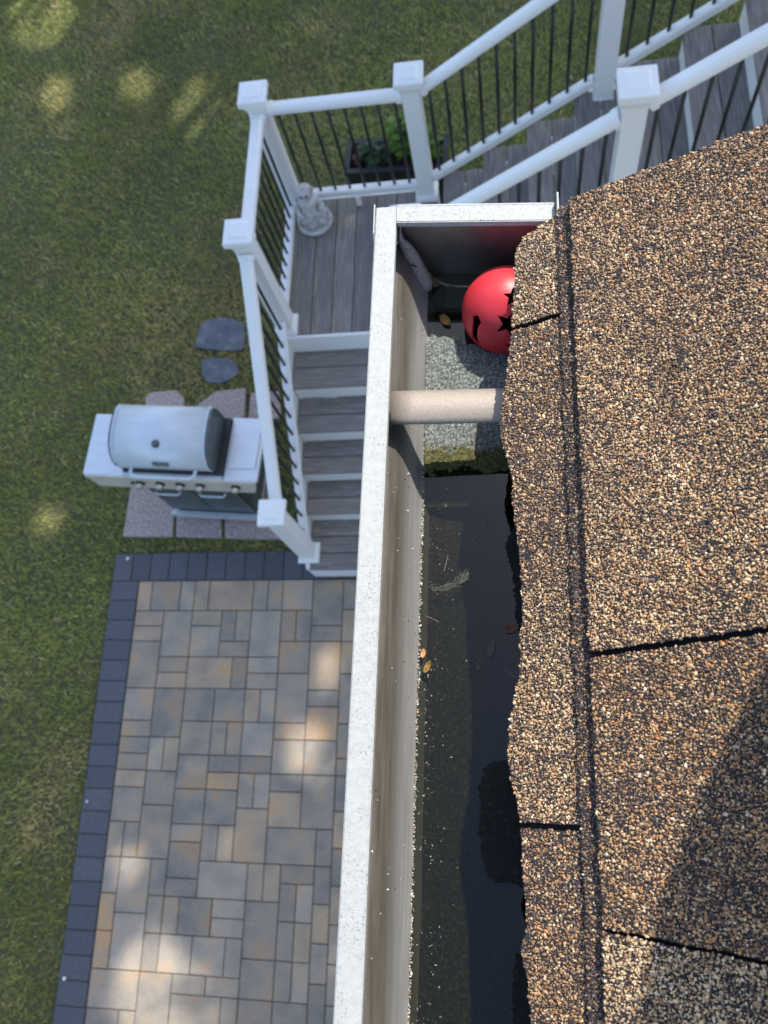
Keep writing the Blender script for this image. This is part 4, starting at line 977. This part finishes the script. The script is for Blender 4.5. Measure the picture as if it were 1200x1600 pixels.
for pts in ([(768, 806), (752, 830), (735, 850), (733, 862)], [(786, 1043), (800, 1055), (808, 1060)], [(665, 962), (678, 968), (686, 972)], [(700, 868), (697, 880), (694, 892)], [(606, 1330), (604, 1345), (608, 1358)]):
    m = MB().tube([at_z(u, v, ZW + .0006 if u > 650 else ZT - .04) for u, v in pts], [.00025] * len(pts), 5)
    tag(m.build('grass_stem', 'feather'), {768: 'long pale hair-thin stem floating in mid gutter', 786: 'short pale stem floating beside the shingle edge', 665: 'thin stem touching the waterline below the fluff', 700: 'thin stem floating above the feather fluff', 606: 'hair-thin stem stuck on the gutter inner wall'}[pts[0][0]], 'stem', 'thin stems in the gutter')
# crumbs along the waterline, floating specks, crumbs on the wall
g = np.random.default_rng(77)
def crumbs(name, X, Y, Z, size, C, label, seed):
    P3 = np.stack([X, Y, Z], 1); stuff(tag(obj(name, pebbles(name, P3, size, C, 'fleck', .6, (0, 0, 1), seed)), label, 'debris'))
n = 1500; Y = g.uniform(-.45, .335, n); X = lipx(Y) + .0318 + np.abs(g.normal(0, .0007, n)); sz = g.uniform(.0004, .0011, n)
C = np.array([.55, .52, .44]) * g.uniform(.35, 1.1, (n, 1)); C[g.random(n) < .12] = (.30, .16, .06)
crumbs('waterline_crumbs', X, Y, ZW + .0003 + g.uniform(0, .0008, n), sz, C, 'pale grit crumbs along the waterline on the gutter front', 5)
n = 900; Y = g.uniform(-.45, .215, n); X = lipx(Y) + .0335 + np.abs(g.normal(0, .012, n)); k = (X < BK - .003) & ((vnoise(np.stack([X, Y], 1), 60, 9) > .45)); X, Y = X[k], Y[k]; n = len(X)
sz = g.uniform(.0002, .0008, n); C = np.array([.50, .47, .40]) * g.uniform(.12, 1.0, (n, 1))
crumbs('floating_specks', X, Y, np.full(n, ZW + .0002), sz, C, 'scattered pale specks floating on the gutter water', 6)
n = 420; Y = g.uniform(-.45, .20, n); X = g.uniform(-.03, .03, n); sz = g.uniform(.0002, .0005, n); C = np.array([.30, .31, .30]) * g.uniform(.1, .7, (n, 1))
crumbs('dust_specks', X, Y, np.full(n, ZW + .0002), sz, C, 'fine grey dust specks on the darker water', 7)
n = 260; Y = g.uniform(-.4, .38, n); q = g.uniform(.0, 1, n); a = np.interp(q, np.linspace(0, 1, 9), [p[0] for p in PRO[:9]]); zz = np.interp(q, np.linspace(0, 1, 9), [p[1] for p in PRO[:9]])
C = np.array([.62, .60, .54]) * g.uniform(.3, 1.1, (n, 1)); C[g.random(n) < .3] *= .12
crumbs('wall_crumbs', lipx(Y) + a + .0013, Y, ZT + zz, g.uniform(.0003, .0010, n), C, 'bits of grit stuck on the inner front wall of the gutter', 8)
# grit on the bank
n = 2600; X = g.uniform(-.066, .02, n); Y = g.uniform(.219, .334, n); k = np.hypot(X + .005, Y - .346) > .036; X, Y = X[k], Y[k]; n = len(X)
C = np.array([.42, .44, .42]) * g.uniform(.12, 1.0, (n, 1)); mo = Y + (vnoise(np.stack([X, Y], 1), 90, 4) - .5) * .02 < .2345; C[mo] = np.array([.09, .085, .02]) * g.uniform(.2, 1.2, (mo.sum(), 1))
crumbs('bank_grit', X, Y, ZW + .0024 + g.uniform(-.0015, .0006, n), g.uniform(.0004, .0012, n), C, 'loose pale and mossy grit on top of the bank in the gutter', 9)

# ================================================================== TREES that shade the lawn (beyond the top of the picture)
DAP = [(-4.50, 6.43, .27), (-3.64, 6.43, .26), (-2.93, 6.06, .36), (-4.88, 7.55, .44), (-3.86, 1.9, .18), (-1.50, .13, .21), (-2.51, -1.43, .29), (-2.80, -.66, .18), (-1.41, .67, .15), (-2.1, -.54, .13), (-2.3, -1.75, .2), (-1.9, 6.9, .12), (-4.4, 4.2, .08), (-2.35, .0, .10), (-1.0, 6.9, .10)]
def tree(x, y, zc, rad, cy, n, seed, label):
    g = np.random.default_rng(seed); t = thing('unseen_shade_tree', label, 'tree', (x, y, -.05), local=True, group='unseen shade trees beyond the lawn')
    tr = MB(); tr.tube([(0, 0, 0), (.05, -.05, 2.5), (0, -.1, 5.2), (.1, -.2, 8.2), (0, -.2, zc)], [.32, .26, .21, .15, .05], 12)
    ends = []
    for k in range(16):
        z0 = 6.6 + (k % 8) * .6; a = g.uniform(0, 6.28); L = g.uniform(.5, .92)
        e = Vector((math.cos(a) * rad[0] * L, (cy - y) + math.sin(a) * rad[1] * L, zc + g.uniform(-.4, .5) * rad[2]))
        mid = Vector((e.x * .45, e.y * .45, z0 + (e.z - z0) * .6)); tr.tube([(0, -.1, z0), mid, e], [.09, .055, .012], 8); ends.append(e)
    tr.build('trunk', 'bark', t, True)
    d = g.normal(0, 1, (n, 3)); d /= np.linalg.norm(d, axis=1)[:, None]; d *= (g.random(n) ** .42)[:, None]
    lump = 1 + .16 * np.sin(d[:, 0] * 9 + seed) * np.cos(d[:, 1] * 8)
    P = d * np.array(rad) * lump[:, None] + np.array([0, cy - y, zc])
    W = P + np.array([x, y, 0]); gx = W[:, 0] - .36 * W[:, 2]; gy = W[:, 1] - .72 * W[:, 2]; keep = gy > -2.7
    for (ax_, ay_, rr) in DAP: keep &= np.hypot(gx - ax_, (gy - ay_) * .85) > rr
    P = P[keep]; n = len(P)
    u = g.normal(0, 1, (n, 3)); u[:, 2] *= .5; u /= np.linalg.norm(u, axis=1)[:, None]; w = g.normal(0, 1, (n, 3)); w -= (w * u).sum(1)[:, None] * u; w /= np.linalg.norm(w, axis=1)[:, None]
    s = g.uniform(.10, .20, n)[:, None]; V = np.stack([P - u * s, P + w * s * .5, P + u * s, P - w * s * .5], 1)
    C = np.array([.06, .11, .028]) * g.uniform(.5, 1.4, (n, 1))
    obj('crown', np_mesh('crown', V, [(0, 1, 2, 3)], 4, C, 'grass'), t)
tree(.4, 12.2, 13.2, (3.3, 3.5, 2.2), 10.6, 15000, 101, 'unseen tall leafy shade tree standing beyond the lawn opposite the grill')
tree(5.2, 12.4, 13.4, (3.3, 3.5, 2.2), 10.6, 15000, 102, 'unseen tall leafy shade tree standing beyond the upper stairs')
tree(-.2, 17.2, 13.2, (3.6, 3.6, 2.4), 15.8, 16000, 103, 'unseen tall leafy shade tree farthest behind the lawn')
tree(5.2, 17.4, 13.0, (3.4, 3.4, 2.4), 16.0, 14000, 104, 'unseen tall leafy shade tree farthest behind the upper stairs')

# ================================================================== person sitting on the roof beside the picture (casts the shadow on the shingles)
def person():
    p = thing('person', 'person sitting on the roof slope whose shadow falls across the shingles', 'person', (.55, .12, roof_z(.55)), local=True)
    o0 = Vector((.55, .12, roof_z(.55)))
    def L(x, y, z): return Vector((x, y, z)) - o0
    J_ = {}
    rz = roof_z
    pel = L(.66, .11, rz(.66) + .16)
    chain = []; V = []; E = []; Rr = []; Mi = []
    def v(pt, r_): V.append(tuple(pt)); Rr.append(r_); return len(V) - 1
    def c(a, b_): E.append((a, b_))
    i0 = v(pel, .125); i1 = v(pel + Vector((-.06, .01, .17)), .125); i2 = v(pel + Vector((-.15, .01, .33)), .14); i3 = v(pel + Vector((-.22, .01, .45)), .10); i4 = v(pel + Vector((-.26, .01, .53)), .052); i5 = v(pel + Vector((-.29, .01, .60)), .055)
    i6 = v(pel + Vector((-.31, .01, .66)), .085); i7 = v(pel + Vector((-.31, .01, .74)), .088)
    for a, b_ in ((i0, i1), (i1, i2), (i2, i3), (i3, i4), (i4, i5), (i5, i6), (i6, i7)): c(a, b_)
    legs = [((.66, .20), (.292, .238), (.288, .236)), ((.66, .02), (.33, -.06), (.30, -.05))]
    for hp, kn, ft in legs:
        h = v(L(hp[0], hp[1], rz(hp[0]) + .15), .10); k = v(L(kn[0], kn[1], rz(kn[0]) + .47), .085); k2 = v(L((kn[0] + ft[0]) / 2, (kn[1] + ft[1]) / 2, rz(.3) + .26), .080); f_ = v(L(ft[0], ft[1], rz(ft[0]) + .09), .066); t_ = v(L(ft[0] - .03, ft[1] + .01, rz(ft[0] - .03) + .055), .05); t2 = v(L(ft[0] - .10, ft[1] + .01, rz(ft[0] - .10) + .045), .04)
        c(i0, h); c(h, k); c(k, k2); c(k2, f_); c(f_, t_); c(t_, t2)
    for s_, kn in ((-1, (.36, -.05)), (1, (.33, .235))):
        sh = v(pel + Vector((-.20, s_ * .20, .42)), .065); el = v(pel + Vector((-.17, s_ * .25, .17)), .05); wr = v(L(kn[0] + .03, kn[1], rz(kn[0]) + .545), .034); pa = v(L(kn[0] - .02, kn[1], rz(kn[0]) + .535), .036)
        c(i2, sh); c(sh, el); c(el, wr); c(wr, pa)
        for q, (dy, ln) in enumerate(((-.030, .075), (-.010, .085), (.010, .080), (.029, .065))):
            a = v(L(kn[0] - .06, kn[1] + dy, rz(kn[0]) + .53), .010); b_ = v(L(kn[0] - .06 - ln * .55, kn[1] + dy, rz(kn[0]) + .525), .009); d_ = v(L(kn[0] - .06 - ln * .8, kn[1] + dy, rz(kn[0]) + .49), .008); c(pa, a); c(a, b_); c(b_, d_)
        a = v(L(kn[0] - .01, kn[1] - s_ * .045, rz(kn[0]) + .53), .011); b_ = v(L(kn[0] - .05, kn[1] - s_ * .062, rz(kn[0]) + .52), .009); c(pa, a); c(a, b_)
    me = bpy.data.meshes.new('body'); me.from_pydata(V, E, []); me.update()
    o = bpy.data.objects.new('body', me); COL.objects.link(o); o.parent = p
    sk = o.modifiers.new('skin', 'SKIN'); sk.use_smooth_shade = True
    for k, s in enumerate(me.skin_vertices[0].data): s.radius = (Rr[k], Rr[k]); s.use_root = (k == 0)
    o.modifiers.new('sub', 'SUBSURF').render_levels = 2
    dg = bpy.context.evaluated_depsgraph_get(); m2 = bpy.data.meshes.new_from_object(o.evaluated_get(dg)); o.modifiers.clear(); o.data = m2
    m2.materials.clear()
    for kx in ('shirt', 'denim', 'skin', 'shoe'): m2.materials.append(M[kx])
    for f_ in m2.polygons:
        w = Vector(f_.center) + o0; f_.use_smooth = True
        hgt = w.z - rz(w.x)
        if w.x < .345 and hgt < .12: f_.material_index = 3
        elif Vector(f_.center).z - pel.z > .52 or (w.x < .43 and hgt > .50): f_.material_index = 2
        elif w.x < .56 and hgt < .56 and Vector(f_.center).z < pel.z + .22: f_.material_index = 1
        elif Vector(f_.center).z < pel.z + .04: f_.material_index = 1
        else: f_.material_index = 0
    hc = pel + Vector((-.305, .01, .715))
    bm = bmesh.new(); bmesh.ops.create_uvsphere(bm, u_segments=24, v_segments=16, radius=.104); bmesh.ops.delete(bm, geom=[q for q in bm.verts if q.co.z < -.01 and q.co.x < .03 or q.co.z < -.06], context='VERTS')
    mh = bpy.data.meshes.new('hair'); bm.to_mesh(mh); bm.free(); mh.materials.append(M['hair'])
    for f_ in mh.polygons: f_.use_smooth = True
    obj('hair', mh, p, tuple(hc + Vector((.012, 0, .012))))
    for s_ in (-1, 1):
        e = MB().lathe(0, 0, [(.002, -.008), (.009, -.004), (.009, .004), (.002, .008)], 10).build('eye', 'badge', p, True, off=(0, 0, 0)); e.location = hc + Vector((-.083, s_ * .032, -.02))
        e = MB().lathe(0, 0, [(.004, -.03), (.014, -.015), (.016, .012), (.006, .028)], 10).build('ear', 'skin', p, True, off=(0, 0, 0)); e.location = hc + Vector((.0, s_ * .092, -.02))
    MB().tube([hc + Vector((-.080, 0, -.01)), hc + Vector((-.106, 0, -.045)), hc + Vector((-.086, 0, -.052))], [.008, .014, .010], 8).build('nose', 'skin', p, True, off=(0, 0, 0))
    MB().tube([hc + Vector((-.084, -.022, -.075)), hc + Vector((-.092, 0, -.073)), hc + Vector((-.084, .022, -.075))], [.004, .007, .004], 8).build('mouth', 'terracotta', p, True, off=(0, 0, 0))
person()
for o in bpy.data.objects:
    if '_off' in o: del o['_off']
